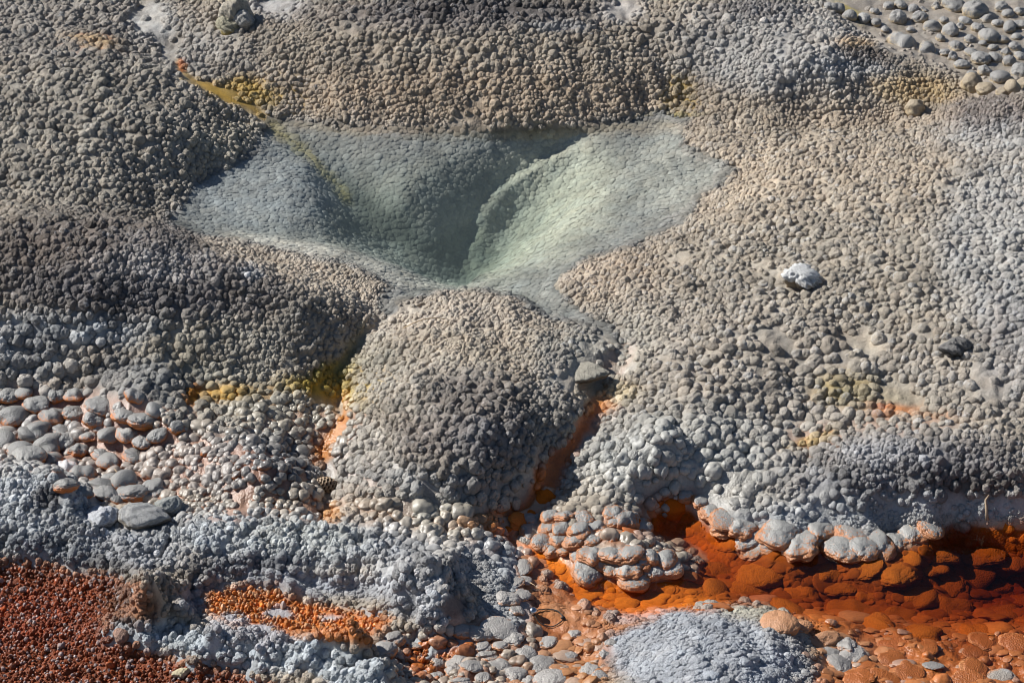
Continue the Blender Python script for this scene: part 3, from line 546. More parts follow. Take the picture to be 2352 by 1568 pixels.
# ------------------------------------------------------------------ knob shapes
def knob_mesh(name, kind, seed, sub=4):
    r_ = np.random.default_rng(seed)
    bm = bmesh.new(); bmesh.ops.create_icosphere(bm, subdivisions=sub, radius=1)
    V = np.array([v.co for v in bm.verts])
    def fib(n, j):
        i = np.arange(n) + .5; ph = np.arccos(1 - 2 * i / n); th = math.pi * (1 + 5 ** .5) * i
        p = np.stack([np.cos(th) * np.sin(ph), np.sin(th) * np.sin(ph), np.cos(ph)], 1) + r_.normal(0, j, (n, 3))
        return p / np.linalg.norm(p, axis=1)[:, None]
    def domes(V, n, j, d0):
        d = np.sqrt(np.maximum(0, 2 - 2 * np.max(V @ fib(n, j).T, axis=1)))
        return np.sqrt(np.clip(1 - (d / d0) ** 2, 0, 1))
    low = sum(a * np.sin(V @ (r_.normal(0, 1, 3) * f) + r_.uniform(0, 6.28)) for a, f in ((.10, 1.6), (.07, 2.4), (.04, 4.0)))
    if kind == 'granular': rr = .68 + low * .7 + .10 * domes(V, 12, .2, .85) + .25 * domes(V, 64, .10, .35)
    elif kind == 'crust': rr = .58 + low + .26 * domes(V, 13, .16, .80) + .24 * domes(V, 70, .08, .32)
    elif kind == 'bead': rr = .80 + low * .8 + .10 * domes(V, 14, .2, .8) + .15 * domes(V, 70, .10, .33)
    elif kind == 'lumpy': rr = .68 + low * 1.1 + .22 * domes(V, 12, .22, .90) + .13 * domes(V, 44, .12, .42)
    elif kind == 'lobe':
        rr = .66 + low * 1.1 + .17 * domes(V, 9, .25, .95) + .10 * domes(V, 38, .12, .45) + .085 * domes(V, 200, .05, .19)
        rr = rr * (1 + .02 * np.sign(np.sin(V[:, 2] * 17 + low * 9)) * (V[:, 2] < .4))
    elif kind == 'layered':
        rr = .78 + low * 1.3 + .14 * domes(V, 16, .2, .75) + .07 * domes(V, 50, .1, .38)
        z = V[:, 2]; rr = rr * (1 + .035 * np.sign(np.sin(z * 15 + low * 8)) * (z < .45))
    else: rr = .84 + low * 1.5 + .08 * domes(V, 7, .3, 1.1) + .02 * domes(V, 60, .08, .35)
    P = V * rr[:, None]
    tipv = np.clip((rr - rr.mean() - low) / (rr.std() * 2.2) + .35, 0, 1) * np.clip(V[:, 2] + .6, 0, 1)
    if kind == 'cobble': P[:, 2] = np.where(P[:, 2] > 0, P[:, 2], P[:, 2] * .8)
    for v, p in zip(bm.verts, P): v.co = p
    me = bpy.data.meshes.new(name); bm.to_mesh(me); bm.free()
    me.polygons.foreach_set('use_smooth', np.ones(len(me.polygons), bool))
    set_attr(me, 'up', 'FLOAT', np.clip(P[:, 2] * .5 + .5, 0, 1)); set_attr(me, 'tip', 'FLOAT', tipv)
    return me
SHAPES = {'bead': [knob_mesh('bead_knob', 'bead', 110 + i) for i in range(8)], 'granular': [knob_mesh('granular_knob', 'granular', 10 + i) for i in range(8)], 'crust': [knob_mesh('crust_knob', 'crust', 30 + i) for i in range(8)],
          'lumpy': [knob_mesh('lumpy_knob', 'lumpy', 50 + i) for i in range(8)], 'cobble': [knob_mesh('cobble', 'cobble', 70 + i) for i in range(8)],
          'lobe': [knob_mesh('lobe', 'lobe', 130 + i, 5) for i in range(7)], 'layered': [knob_mesh('layered_knob', 'layered', 90 + i) for i in range(6)]}
def proto_collection(kind, mat):
    c = bpy.data.collections.new(kind + '_shapes')
    for i, me in enumerate(SHAPES[kind]):
        m2 = me.copy(); m2.materials.append(mat); o = bpy.data.objects.new('%s_shape_%02d' % (kind, i), m2); c.objects.link(o)
    return c
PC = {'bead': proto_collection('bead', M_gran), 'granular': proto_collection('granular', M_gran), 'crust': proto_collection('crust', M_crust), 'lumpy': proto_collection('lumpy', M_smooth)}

def stuff(name, kind, P, scl, rot, tint, stain, film, wet, label, cat):
    me = bpy.data.meshes.new(name); me.vertices.add(len(P)); me.vertices.foreach_set('co', P.astype(np.float32).ravel())
    set_attr(me, 'scl', 'FLOAT_VECTOR', scl); set_attr(me, 'rot', 'FLOAT_VECTOR', rot)
    set_attr(me, 'var', 'INT', rng.integers(0, len(PC[kind].objects), len(P)))
    set_attr(me, 'tint', 'FLOAT_COLOR', rgba(tint)); set_attr(me, 'stain', 'FLOAT_COLOR', rgba(stain)); set_attr(me, 'film', 'FLOAT', film); set_attr(me, 'wet', 'FLOAT', wet)
    o = bpy.data.objects.new(name, me); COL.objects.link(o)
    g = bpy.data.node_groups.new(name, 'GeometryNodeTree')
    g.interface.new_socket('Geometry', in_out='INPUT', socket_type='NodeSocketGeometry'); g.interface.new_socket('Geometry', in_out='OUTPUT', socket_type='NodeSocketGeometry')
    a = g.nodes.new('NodeGroupInput'); z = g.nodes.new('NodeGroupOutput'); ip = g.nodes.new('GeometryNodeInstanceOnPoints'); ci = g.nodes.new('GeometryNodeCollectionInfo')
    ci.inputs['Collection'].default_value = PC[kind]; ci.inputs['Separate Children'].default_value = True; ci.inputs['Reset Children'].default_value = True
    ip.inputs['Pick Instance'].default_value = True
    def na(nm, ty):
        n = g.nodes.new('GeometryNodeInputNamedAttribute'); n.data_type = ty; n.inputs['Name'].default_value = nm; return n.outputs['Attribute']
    g.links.new(a.outputs[0], ip.inputs['Points']); g.links.new(ci.outputs[0], ip.inputs['Instance']); g.links.new(na('var', 'INT'), ip.inputs['Instance Index'])
    g.links.new(na('rot', 'FLOAT_VECTOR'), ip.inputs['Rotation']); g.links.new(na('scl', 'FLOAT_VECTOR'), ip.inputs['Scale']); g.links.new(ip.outputs[0], z.inputs[0])
    md = o.modifiers.new('knobs', 'NODES'); md.node_group = g
    o['kind'] = 'stuff'; o['label'] = label; o['category'] = cat
    return o

# ------------------------------------------------------------------ scatter of the beads
KEEP = []          # discs kept free for the things that stand there: x, y, r
def hexpts(s, sy, jit):
    ys = np.arange(YN + .02, YF - .1, s * sy * .866); out = []
    for j, yy in enumerate(ys):
        hwid = HW * (yy - CY + 1.2) * .985; xs = np.arange(-hwid, hwid, s) + (j % 2) * s / 2
        out.append(np.stack([xs, np.full(xs.shape, yy)], 1))
    p = np.concatenate(out); p += rng.uniform(-jit, jit, p.shape) * np.array([s, s * sy]); return p
SY = 1.22
levels = [3.6, 4.6, 5.8, 7.2, 8.8, 10.6, 12.8, 15.5, 19.0]
pts = []
edges = [0] + [(a + b) / 2 for a, b in zip(levels[:-1], levels[1:])] + [99]
for i, L in enumerate(levels):
    p = hexpts(L * 1e-3 * 1.70, SY, .28)
    z = gsamp(GZ, p[:, 0], p[:, 1]); dx, dy = proj(p[:, 0], p[:, 1], z)
    r_ = samp(RAD, dx, dy) * (1 + .42 * fbm(p[:, 0] * 7, p[:, 1] * 6, 3, 201))
    k = (r_ >= edges[i]) & (r_ < edges[i + 1]) & (dx > -260) & (dx < 2620) & (dy > -230) & (dy < 1800)
    pts.append(np.column_stack([p[k], z[k], dx[k], dy[k], np.full(k.sum(), L * 1e-3)]))
P = np.concatenate(pts)
print('raw beads', len(P))
# kinds of knob: 0 granular, 1 crust (dry, cauliflower), 2 lumpy (wet, smooth)
KIND = np.zeros(gx.shape); 
def kd(sd, v): KIND[sd < 0] = v
kd(poly_sd([(-420,500),(250,505),(400,540),(560,585),(640,650),(640,700),(560,740),(300,760),(200,860),(0,880),(-420,880)]), 1); kd(ell_sd(1050,10,330,32), 1); kd(ell_sd(1740,20,110,30), 1)
kd(ell_sd(2290,265,110,45), 1); kd(ell_sd(2150,1080,260,60,3), 1); kd(ell_sd(1040,990,190,110), 1); kd(ell_sd(1990,130,70,22,8), 1)
kd(poly_sd([(-420,1060),(0,1060),(150,1130),(260,1190),(600,1185),(900,1230),(1060,1290),(1100,1400),(1050,1450),(900,1400),(400,1340),(430,1440),(820,1490),(860,1700),(700,1600),(200,1440),(0,1300),(-420,1300)]), 1)
kd(poly_sd([(-420,900),(0,880),(300,890),(420,960),(700,1030),(760,1200),(400,1185),(100,1080),(-420,1060)]), 2); kd(poly_sd([(430,880),(560,860),(820,900),(850,960),(780,1060),(560,990)]), 2)
kd(poly_sd([(740,1150),(1000,1140),(1150,1200),(1220,1290),(1160,1440),(1080,1380),(1060,1290),(900,1230)]), 2); kd(poly_sd([(1300,1060),(1460,1040),(1650,1040),(1760,1120),(2150,1190),(1950,1270),(1600,1320),(1180,1290),(1180,1150)]), 2)
kd(poly_sd([(900,1440),(1400,1420),(1400,1700),(860,1700)]), 2); kd(poly_sd([(1870,1430),(2700,1430),(2700,1800),(1860,1800)]), 2); kd(ell_sd(1500,1000,70,45), 2); kd(ell_sd(1880,1010,60,40), 2); kd(ell_sd(520,890,80,40), 2)

# ---- things that stand singly: photo x, y, half width, in photo pixels
COBBLES = [(30,955,36),(88,985,28),(10,1010,30),(50,1035,30),(62,995,22),(110,1018,34),(112,1052,23),(148,1070,22),(190,1080,34),(60,1045,34),(135,985,20),(150,1010,24),(120,950,26),(175,945,28),(215,960,24),(80,925,26),
           (55,900,22),(235,930,28),(250,1000,24),(205,1000,20),(285,950,24),(330,960,26),(292,992,22),(180,1030,20),(225,1110,26),(258,1100,22),(245,1128,24),(285,1100,32),(300,1128,36),(350,1118,28),(268,1145,16),
           (150,1110,24),(195,1130,18),(310,905,26),(128,905,20),(170,900,24),(20,905,24),(355,940,22),(255,1055,26),(305,1040,24),(230,1040,18),(330,1015,20),(365,1000,20),(405,975,20)]
STREAMK = [(1908,12,19),(1928,18,20),(1955,34,20),(1985,42,18),(2012,50,16),(2062,40,26),(2112,40,20),(2140,58,24),(2092,66,14),(2050,86,18),(2075,92,34),(2128,108,24),(2182,72,24),(2196,104,22),(2150,14,14),(2192,8,28),(2240,20,34),(2215,44,18),
           (2268,40,18),(2300,15,20),(2315,30,16),(2340,26,16),(2246,62,20),(2225,90,18),(2270,80,26),(2292,52,16),(2320,62,22),(2342,56,20),(2300,88,18),(2330,106,18),(2250,132,26),(2228,118,18),(2286,130,20),(2190,130,16),(2318,140,20),(2345,160,26),
           (2262,160,22),(2295,178,28),(2350,192,22),(2232,168,14),(2325,200,26),(2160,88,14),(2170,44,14),(2035,66,12),(2098,20,14),(2070,8,16),(2040,12,14),(2010,24,14),(2230,190,30),(2262,200,24),(2300,210,18),(2100,248,28),(2344,128,16),(2280,108,14),(2206,60,12),(2210,146,22),(2170,118,16),(2120,20,12),(2255,98,12),(2310,120,13),(2335,84,13)]
LOBES = [(1225,1190,26),(1262,1178,26),(1300,1176,24),(1340,1182,26),(1222,1212,26),(1258,1205,22),(1292,1208,22),(1330,1210,28),(1366,1205,26),(1210,1235,22),(1248,1236,26),(1285,1232,24),(1318,1236,28),(1270,1258,24),(1355,1236,22),(1300,1256,18),
         (1440,1182,34),(1470,1200,26),(1410,1170,22),(1405,1192,20),(1365,1262,32),(1412,1268,34),(1340,1290,26),(1385,1292,22),(1352,1312,32),(1442,1262,34),(1405,1302,22),(1440,1300,36),(1455,1320,34),(1490,1268,30),(1525,1272,34),(1500,1300,26),(1540,1298,28),(1575,1270,22),(1600,1278,18),(1330,1272,20),(1478,1285,22),
         (1640,1165,32),(1668,1182,34),(1700,1200,36),(1660,1205,26),(1725,1222,44),(1760,1238,40),(1795,1215,46),(1735,1245,36),(1830,1240,44),(1862,1228,40),(1850,1255,30),(1905,1228,48),(1945,1250,44),(1912,1255,34),(2010,1235,50),(1985,1252,34),(2060,1232,40),(2095,1215,36),(1880,1200,36),(1960,1215,40),(1610,1140,24),(1575,1130,22),(2140,1205,30)]
SUBM = [(1655,1300,46),(1745,1298,62),(1840,1345,44),(1900,1300,48),(1930,1335,40),(2050,1300,54),(2100,1345,60),(1985,1290,40),(2140,1290,44),(2230,1290,56),(2300,1330,60),(2180,1330,44),(1800,1385,60),(1960,1385,70),(2060,1400,66),(2180,1390,60),(2260,1250,50),(2330,1270,50),(2300,1400,56),
        (1700,1345,50),(1990,1350,40),(2350,1370,50),(1880,1260,40),(2020,1430,44),(2120,1440,50),(2230,1440,44),(1640,1340,40),(1780,1340,46),(2160,1260,40),(2090,1270,36)]
SHELF = [(1790,1420,40),(1840,1430,34),(1900,1460,34),(1945,1472,30),(1905,1492,26),(1960,1495,34),(2010,1490,34),(1990,1520,24),(2050,1510,30),(1930,1520,30),(2085,1540,34),(2140,1520,26),(2180,1535,34),(2240,1520,40),(2240,1490,26),(2300,1500,34),(2130,1480,34),(2050,1470,30),(2000,1455,30),(1975,1545,36),(2030,1550,30),(2120,1560,30),(2220,1560,34),(2300,1550,34),(2344,1520,30),(2330,1470,40),(2260,1462,34),(2180,1465,30),
         (1010,1515,20),(1050,1510,24),(1085,1525,26),(1040,1535,22),(1120,1500,30),(1150,1520,34),(1180,1545,36),(1110,1550,26),(1210,1500,26),(1240,1520,30),(1270,1550,34),(1215,1560,24),(1060,1560,24),(1000,1545,18),(1060,1440,30),(1100,1450,30),(1150,1432,36),(1180,1460,28),(1110,1478,24),(1150,1475,22),(955,1478,22),(905,1455,30),(880,1480,30),(1160,1370,36),(1200,1360,20),(1190,1395,22),(1195,1298,26),(1180,1330,24),(1205,1330,18),(1320,1450,16),(1400,1470,18),(1385,1500,14),(1300,1500,26),(1350,1530,24),(1380,1545,22),(1255,1470,24)]
singles = []
def place(px, py, hw, sink=.35):
    x, y, z = hit(px, py + hw * .25); d = math.hypot(y - CY, CZ - z); r_ = hw * d / DIST / 1000
    KEEP.append((x, y, r_ * .92)); return x, y, z, r_
sets = {n: [place(*c) for c in L] for n, L in (('cobble', COBBLES), ('stream', STREAMK), ('lobe', LOBES), ('shelf', SHELF), ('subm', SUBM))}
ROCKS = {'white': (1840, 632, 42), 'dark': (2195, 795, 32), 'knobby': (545, 45, 42), 'slab': (1345, 852, 48), 'flat1': (325, 1182, 56), 'flat2': (232, 1188, 36), 'flat3': (392, 1165, 40), 'chip': (418, 1542, 20)}
RP = {k: place(*v) for k, v in ROCKS.items()}
cone_p = place(752, 1118, 26); tie_p = place(1258, 1418, 50)

x, y, z, dx, dy, r = P.T
a1 = dx + 14 * fbm(x * 20, y * 20, 2, 301); a2 = dy + 8 * fbm(x * 20, y * 20, 2, 311)
f_under = samp(m_of(pool_sd + 2, 4), dx, dy); f_op = samp(m_of(opool_sd, 6), dx, dy); f_sm = samp(smooth, a1, a2)
f_ch = np.maximum.reduce([samp(m_of(c, 5), a1, a2) for c in (ych, lch, rch, lch2)])
f_red = np.maximum.reduce([samp(m_of(c, 6), a1, a2) for c in (red_sd, b1_sd, b2_sd)]); f_st = samp(m_of(stream_sd, 6), a1, a2)
salm = samp(m_of(poly_sd([(1205,1270),(1260,1340),(1330,1390),(1400,1420),(1380,1470),(1400,1540),(1300,1700),(1200,1700),(1230,1450),(1200,1350)]), 10), a1, a2)
shelf = samp(m_of(poly_sd([(1860,1425),(2700,1425),(2700,1800),(1870,1800)]), 10), a1, a2)
f_red = f_red * sstep(-.124, -.133, z); f_op = f_op * sstep(-.120, -.127, z)
pk = (1 - f_under) * (1 - f_op) * (1 - .97 * f_sm) * (1 - .97 * f_ch) * (1 - f_red) * (1 - .93 * f_st) * (1 - .93 * salm) * (1 - .8 * shelf)
patch = sstep(.30, .48, fbm(x * 6, y * 5, 2, 601)) * (1 - sstep(560, 500, dy) * sstep(700, 600, dx) * .6)
keep = rng.random(len(P)) < pk * (.985 - .6 * patch)
for (kx, ky, kr) in KEEP: keep &= (x - kx) ** 2 + ((y - ky) / 1.1) ** 2 > (kr + r * .25) ** 2
P = P[keep]
# smaller beads in between
slp = np.hypot(gsamp(gnx, P[:, 0], P[:, 1]), gsamp(gny, P[:, 0], P[:, 1]))
k = rng.random(len(P)) < np.clip(slp * 1.2 - .3, 0, .5) + np.where((P[:, 3] > 1300) & (P[:, 4] > 380) & (P[:, 4] < 1000), .18, .5); Q = P[k].copy(); ang = rng.uniform(0, 6.28, len(Q)); Q[:, 0] += np.cos(ang) * Q[:, 5] * .95; Q[:, 1] += np.sin(ang) * Q[:, 5] * 1.1; Q[:, 5] *= rng.uniform(.45, .68, len(Q))
Q[:, 2] = gsamp(GZ, Q[:, 0], Q[:, 1])
P = np.concatenate([P, Q]); x, y, z, dx, dy, r = P.T
z = gsamp(GZ, x, y); dx, dy = proj(x, y, z)
print('beads', len(P))
r = r * np.exp(rng.normal(0, .17, len(P)))
nx_, ny_ = gsamp(gnx, x, y), gsamp(gny, x, y)
kind0 = samp(m_of(np.maximum.reduce([red_sd, b1_sd, b2_sd]), 8), dx, dy) > .5
kind = np.round(samp(KIND, dx + 18 * fbm(x * 14, y * 14, 2, 321), dy + 10 * fbm(x * 14, y * 14, 2, 331))).astype(int)
kind[kind0] = 1
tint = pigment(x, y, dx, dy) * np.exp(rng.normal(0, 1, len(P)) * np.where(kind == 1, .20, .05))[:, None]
kk = (samp(m_of(np.maximum.reduce([red_sd, b1_sd, b2_sd]), 8), dx, dy))[:, None]; tint = tint * (1 - kk) + np.array((.33, .345, .36)) * kk
kk = (samp(m_of(opool_sd, 8), dx, dy))[:, None]; tint = tint * (1 - kk) + np.array((.32, .28, .24)) * kk
film = samp(STN, dx, dy); film = np.clip(film * (1 + .8 * fbm(x * 16, y * 16, 2, 341)), 0, 1); stain = samp(SC, dx, dy) * np.exp(rng.normal(0, .12, len(P)))[:, None]
wet = np.clip(samp(WETM, dx, dy) + .15 * fbm(x * 10, y * 10, 2, 351), 0, 1)
hgt = np.where(kind == 1, 1.1, np.where(kind == 2, .80, 1.02)) * rng.uniform(.8, 1.2, len(P))
flatz = 0
hgt = hgt * (1 - flatz)
scl = np.stack([r * rng.uniform(.92, 1.22, len(P)), r * rng.uniform(.92, 1.18, len(P)) * 1.08, r * hgt], 1)
rot = np.stack([np.arctan(-ny_) * .0 - np.arctan(ny_) * 0 + rng.normal(0, .18, len(P)), rng.normal(0, .18, len(P)), rng.uniform(-.35, .35, len(P)) + np.pi * rng.integers(0, 2, len(P))], 1)
# lean with the slope
rot[:, 0] += -np.arctan(ny_) * .5 * np.cos(rot[:, 2]); rot[:, 1] += np.arctan(nx_) * .5 * np.cos(rot[:, 2])
pos = np.stack([x + nx_ * r * .2, y + ny_ * r * .2, z - r * hgt * np.where(kind == 2, .15, .30)], 1)
ZONES = [('hill_beads', 'granular', (kind == 0) & (dx < 600) & (dy < 530), 'round tan beads covering the hill left of the clear pool'),
         ('back_slope_beads', 'granular', (kind == 0) & (dx >= 600) & (dy < 300), 'warm tan beads packed on the slope behind the clear pool'),
         ('right_plain_beads', 'bead', (kind == 0) & (dx >= 1290) & (dy >= 300), 'pale beige beads over the broad flat right of the clear pool'),
         ('mound_beads', 'granular', (kind == 0) & ~((dx < 600) & (dy < 530)) & ~((dx >= 600) & (dy < 300)) & ~((dx >= 1290) & (dy >= 300)), 'fine beige beads on the mounds in front of the clear pool'),
         ('dark_crust', 'crust', (kind == 1) & (dy < 1000), 'dark brown and frosted cauliflower crust on the dry mound tops'),
         ('grey_crust', 'crust', (kind == 1) & (dy >= 1000), 'rough blue grey cauliflower crust along the lower ridge'),
         ('wet_knobs', 'lumpy', kind == 2, 'shiny wet grey knobs with orange film in their gaps')]
for nm, kd_, mk, lb in ZONES:
    if mk.sum(): stuff(nm, kd_, pos[mk], scl[mk], rot[mk], tint[mk], stain[mk], film[mk], wet[mk], lb, 'sinter beads')

# the studs of the red field and of the two small orange basins
def studs(name, sdist, s, rad, colr, colsd, label, tips=.25, extra=1.0):
    p = hexpts(s, 1.25, .34); zz = gsamp(GZ, p[:, 0], p[:, 1]); dx, dy = proj(p[:, 0], p[:, 1], zz)
    ax = dx + 14 * fbm(p[:, 0] * 20, p[:, 1] * 20, 2, 401); ay = dy + 8 * fbm(p[:, 0] * 20, p[:, 1] * 20, 2, 411)
    m = rng.random(len(p)) < samp(m_of(sdist + 2, 5), ax, ay) * .97
    m &= samp(m_of(ell_sd(590,1445,36,15), 4), dx, dy) + samp(m_of(ell_sd(640,1407,30,12), 4), dx, dy) + samp(m_of(ell_sd(620,1470,44,15), 4), dx, dy) + samp(m_of(ell_sd(760,1415,20,8), 3), dx, dy) < .5
    m &= zz < -.126
    p = p[m]; zz = zz[m]; n = len(p); cl = pigment(p[:, 0], p[:, 1], dx[m], dy[m]) * np.exp(rng.normal(0, .28, n))[:, None]
    rr = rad * np.exp(rng.normal(0, .3, n))
    tip = rng.random(n) < tips
    cl[tip] = cl[tip] * .35 + np.array(colr) * .65
    scl = np.stack([rr, rr, rr * rng.uniform(.9, 1.9, n) * extra], 1); rot = np.stack([rng.normal(0, .25, n), rng.normal(0, .25, n), rng.uniform(0, 6.28, n)], 1)
    stuff(name, 'lumpy', np.stack([p[:, 0], p[:, 1], zz + rr * .1], 1), scl, rot, cl, cl * np.array([1.1, .8, .5]), np.ones(n), rng.uniform(.2, .95, n), label, 'orange studs')
studs('red_studs', red_sd, .0078, .0034, (.30, .27, .27), red_sd, 'wet red orange studs with pale tips at the lower left', .22, .85)
studs('basin_studs', np.minimum(b1_sd, b2_sd), .0080, .0036, (.50, .30, .16), b1_sd, 'tiny glossy orange studs in the shallow basins of the lower ridge', .30, 1.0)
def carpet(name, mask, s, rad, flat, tintf, film_, wet_, label, cat, knd='granular', vary=.25):
    p = hexpts(s, 1.2, .36); zz = gsamp(GZ, p[:, 0], p[:, 1]); dxx, dyy = proj(p[:, 0], p[:, 1], zz)
    ax = dxx + 14 * fbm(p[:, 0] * 20, p[:, 1] * 20, 2, 501); ay = dyy + 8 * fbm(p[:, 0] * 20, p[:, 1] * 20, 2, 511)
    m = rng.random(len(p)) < samp(mask, ax, ay); m &= np.hypot(p[:, 0] - tie_p[0], p[:, 1] - tie_p[1]) > .052; p, zz, dxx, dyy = p[m], zz[m], dxx[m], dyy[m]; n = len(p)
    rr = rad * np.exp(rng.normal(0, vary, n)) * (1 + .5 * np.clip(fbm(p[:, 0] * 14, p[:, 1] * 14, 2, 521), -.8, 1))
    cl = tintf(pigment(p[:, 0], p[:, 1], dxx, dyy), n) * np.exp(rng.normal(0, .04, n))[:, None]
    sn = np.stack([gsamp(gnx, p[:, 0], p[:, 1]), gsamp(gny, p[:, 0], p[:, 1])], 1)
    scl = np.stack([rr * rng.uniform(.9, 1.3, n), rr, rr * flat * rng.uniform(.7, 1.3, n)], 1); rot = np.stack([-np.arctan(sn[:, 1]), np.arctan(sn[:, 0]), rng.uniform(-.4, .4, n)], 1)
    stuff(name, knd, np.stack([p[:, 0], p[:, 1], zz], 1), scl, rot, cl, samp(SC, dxx, dyy), np.full(n, film_), np.full(n, wet_), label, cat)
carpet('fine_crust', smooth * sstep(1130, 1200, gy) * .92, .0066, .0043, .55, lambda c, n: c, .1, .1, 'fine low granules over the bare grey crust of the lower ridges', 'sinter crust', 'crust', .35)
SALM_M = m_of(poly_sd([(1205,1270),(1260,1340),(1330,1390),(1400,1420),(1380,1470),(1400,1540),(1300,1700),(1200,1700),(1230,1450),(1200,1350)]), 10)
SHELF_M = m_of(poly_sd([(1860,1440),(1990,1430),(2130,1445),(2250,1470),(2700,1450),(2700,1800),(1870,1800)]), 10)
carpet('channel_bed_knobs', m_of(opool_sd + 6, 10) * .85, .0165, .0098, .26, lambda c, n: c, .9, .0, 'orange brown knobs on the bed of the channel', 'sinter knobs', 'lumpy', .45)
carpet('salmon_plates', np.maximum(SALM_M * .5, SHELF_M * .5), .0135, .0078, .30, lambda c, n: c * .55 + np.where(rng.random((n, 1)) < .18, np.array((.34, .31, .28)), np.where(c[:, :1] < 0, 0, np.array((.38, .15, .05)))) * .45, .7, .75, 'thin wet salmon plates spread over the shelf of the orange channel', 'sinter plates', 'lumpy', .45)
# low plates on the bed of the clear pool
p = hexpts(.0112, 1.15, .33); zz = gsamp(GZ, p[:, 0], p[:, 1]); dxx, dyy = proj(p[:, 0], p[:, 1], zz)
m = rng.random(len(p)) < samp(m_of(pool_sd + 3, 5), dxx, dyy) * .93
p, zz, dxx, dyy = p[m], zz[m], dxx[m], dyy[m]; n = len(p); rr = .0075 * np.exp(rng.normal(0, .2, n)); cl = pigment(p[:, 0], p[:, 1], dxx, dyy) * np.exp(rng.normal(0, .07, n))[:, None]
sn = np.stack([gsamp(gnx, p[:, 0], p[:, 1]), gsamp(gny, p[:, 0], p[:, 1])], 1)
scl = np.stack([rr, rr, rr * rng.uniform(.16, .34, n)], 1); rot = np.stack([-np.arctan(sn[:, 1]), np.arctan(sn[:, 0]), np.zeros(n)], 1)
stuff('pool_bed_plates', 'lumpy', np.stack([p[:, 0], p[:, 1], zz], 1), scl, rot, cl, cl, np.zeros(n), np.full(n, .0), 'fine grey crackled plates on the bed of the clear pool', 'sinter plates')

# ------------------------------------------------------------------ ground mesh, swelling up round the foot of every bead so that they read as one crust
SW = np.zeros(GZ.shape)
bx, by, bz, br = pos[:, 0], pos[:, 1], pos[:, 2], r
fy_ = np.log((by - CY) / (YN - CY)) / k_ * (NY - 1); fx_ = (bx / (HW * (by - CY + 1.2)) + 1) / 2 * (NX - 1); iy_ = np.round(fy_).astype(int); ix_ = np.round(fx_).astype(int)
zt = r * hgt * np.where(kind == 1, .16, np.where(kind == 2, .32, .30))
for oy in range(-9, 10):
    for ox_ in range(-9, 10):
        jy, jx = iy_ + oy, ix_ + ox_; ok = (jy >= 0) & (jy < NY) & (jx >= 0) & (jx < NX)
        jy, jx = jy[ok], jx[ok]; d2_ = ((GX[jy, jx] - bx[ok]) ** 2 + ((GY[jy, jx] - by[ok]) / 1.08) ** 2) / (br[ok] * 1.40) ** 2; h_ = zt[ok] - (hgt[ok] * br[ok]) * 1.0 * d2_
        m_ = d2_ < 1; np.maximum.at(SW, (jy[m_], jx[m_]), h_[m_])
GZM = GZ + SW
me = grid_mesh('ground', GX, GY, GZM, M_ground)
set_attr(me, 'tint', 'FLOAT_COLOR', rgba(GC)); set_attr(me, 'wet', 'FLOAT', GWET)
ground = bpy.data.objects.new('ground', me); COL.objects.link(ground); ground['kind'] = 'structure'
ground['label'] = 'undulating grey and tan sinter ground around the hot spring'

# ------------------------------------------------------------------ single knobs, cobbles and lobes
def sfield(x, y, dx, dy):
    a = np.array([x]), np.array([y]), np.array([float(dx)]), np.array([float(dy)])
    return pigment(*a)[0], samp(STN, a[2], a[3])[0], samp(SC, a[2], a[3])[0]
def tint_mesh(shape, mat, tint, stain, film, wet):
    me = shape.copy(); me.materials.clear(); me.materials.append(mat); n = len(me.vertices)
    set_attr(me, 'tint', 'FLOAT_COLOR', rgba(np.broadcast_to(tint, (n, 3)))); set_attr(me, 'stain', 'FLOAT_COLOR', rgba(np.broadcast_to(stain, (n, 3))))
    set_attr(me, 'film', 'FLOAT', np.full(n, film)); set_attr(me, 'wet', 'FLOAT', np.full(n, wet)); return me
_mc = {}
def single(name, shape, place_, sc3, tint, stain, film, wet, parent=None, label=None, cat=None, group=None, dz=.0, kind=None):
    key = (shape.name, tuple(np.round(np.array(tint) * 16)), tuple(np.round(np.array(stain) * 10)), round(film, 1), round(wet, 1))
    if key not in _mc: _mc[key] = tint_mesh(shape, M_single, tint, stain, film, wet)
    o = bpy.data.objects.new(name, _mc[key]); COL.objects.link(o)
    x, y, z, r = place_; o.location = (x, y, z + dz); o.scale = (r * sc3[0], r * sc3[1], r * sc3[2]); o.rotation_euler = (random.gauss(0, .12), random.gauss(0, .12), random.uniform(-.5, .5) + random.choice((0, math.pi)))
    if parent is not None: o.parent = parent
    if label: o['label'] = label
    if cat: o['category'] = cat
    if group: o['group'] = group
    if kind: o['kind'] = kind
    return o
U = random.uniform
for (px, py, hw), pl in zip(COBBLES, sets['cobble']):
    c = np.array((.25, .245, .235)) * U(.85, 1.15); s_ = (.52, .15, .015); r_ = pl[3]
    lb = 'rounded wet grey cobble resting in orange film at the foot of the dark mound'
    if (px, py) == (148, 1070): c = np.array((.62, .60, .60)); lb = 'smooth whitish pebble among the grey cobbles above the lower ridge'
    if 'whitish' not in lb:
        where = 'at the left edge below the dark crust' if px < 70 else ('piled near the upright horn of the lower ridge' if py > 1090 else ('in the orange gully below the dark mound' if py < 965 else 'in the middle of the cobble patch'))
        lb = ('large rounded grey cobble ' if hw >= 30 else ('medium wet grey cobble ' if hw >= 23 else 'small wet grey cobble ')) + where
    o = single('cobble', random.choice(SHAPES['cobble'] if U(0, 1) < .55 else SHAPES['lobe']), pl, (U(1.12, 1.38), U(1.05, 1.4), U(.66, .85)), c, s_, .9, .75, label=lb, cat='cobble', group=None if 'whitish' in lb else 'cobbles at the foot of the dark mound', dz=r_ * .10)
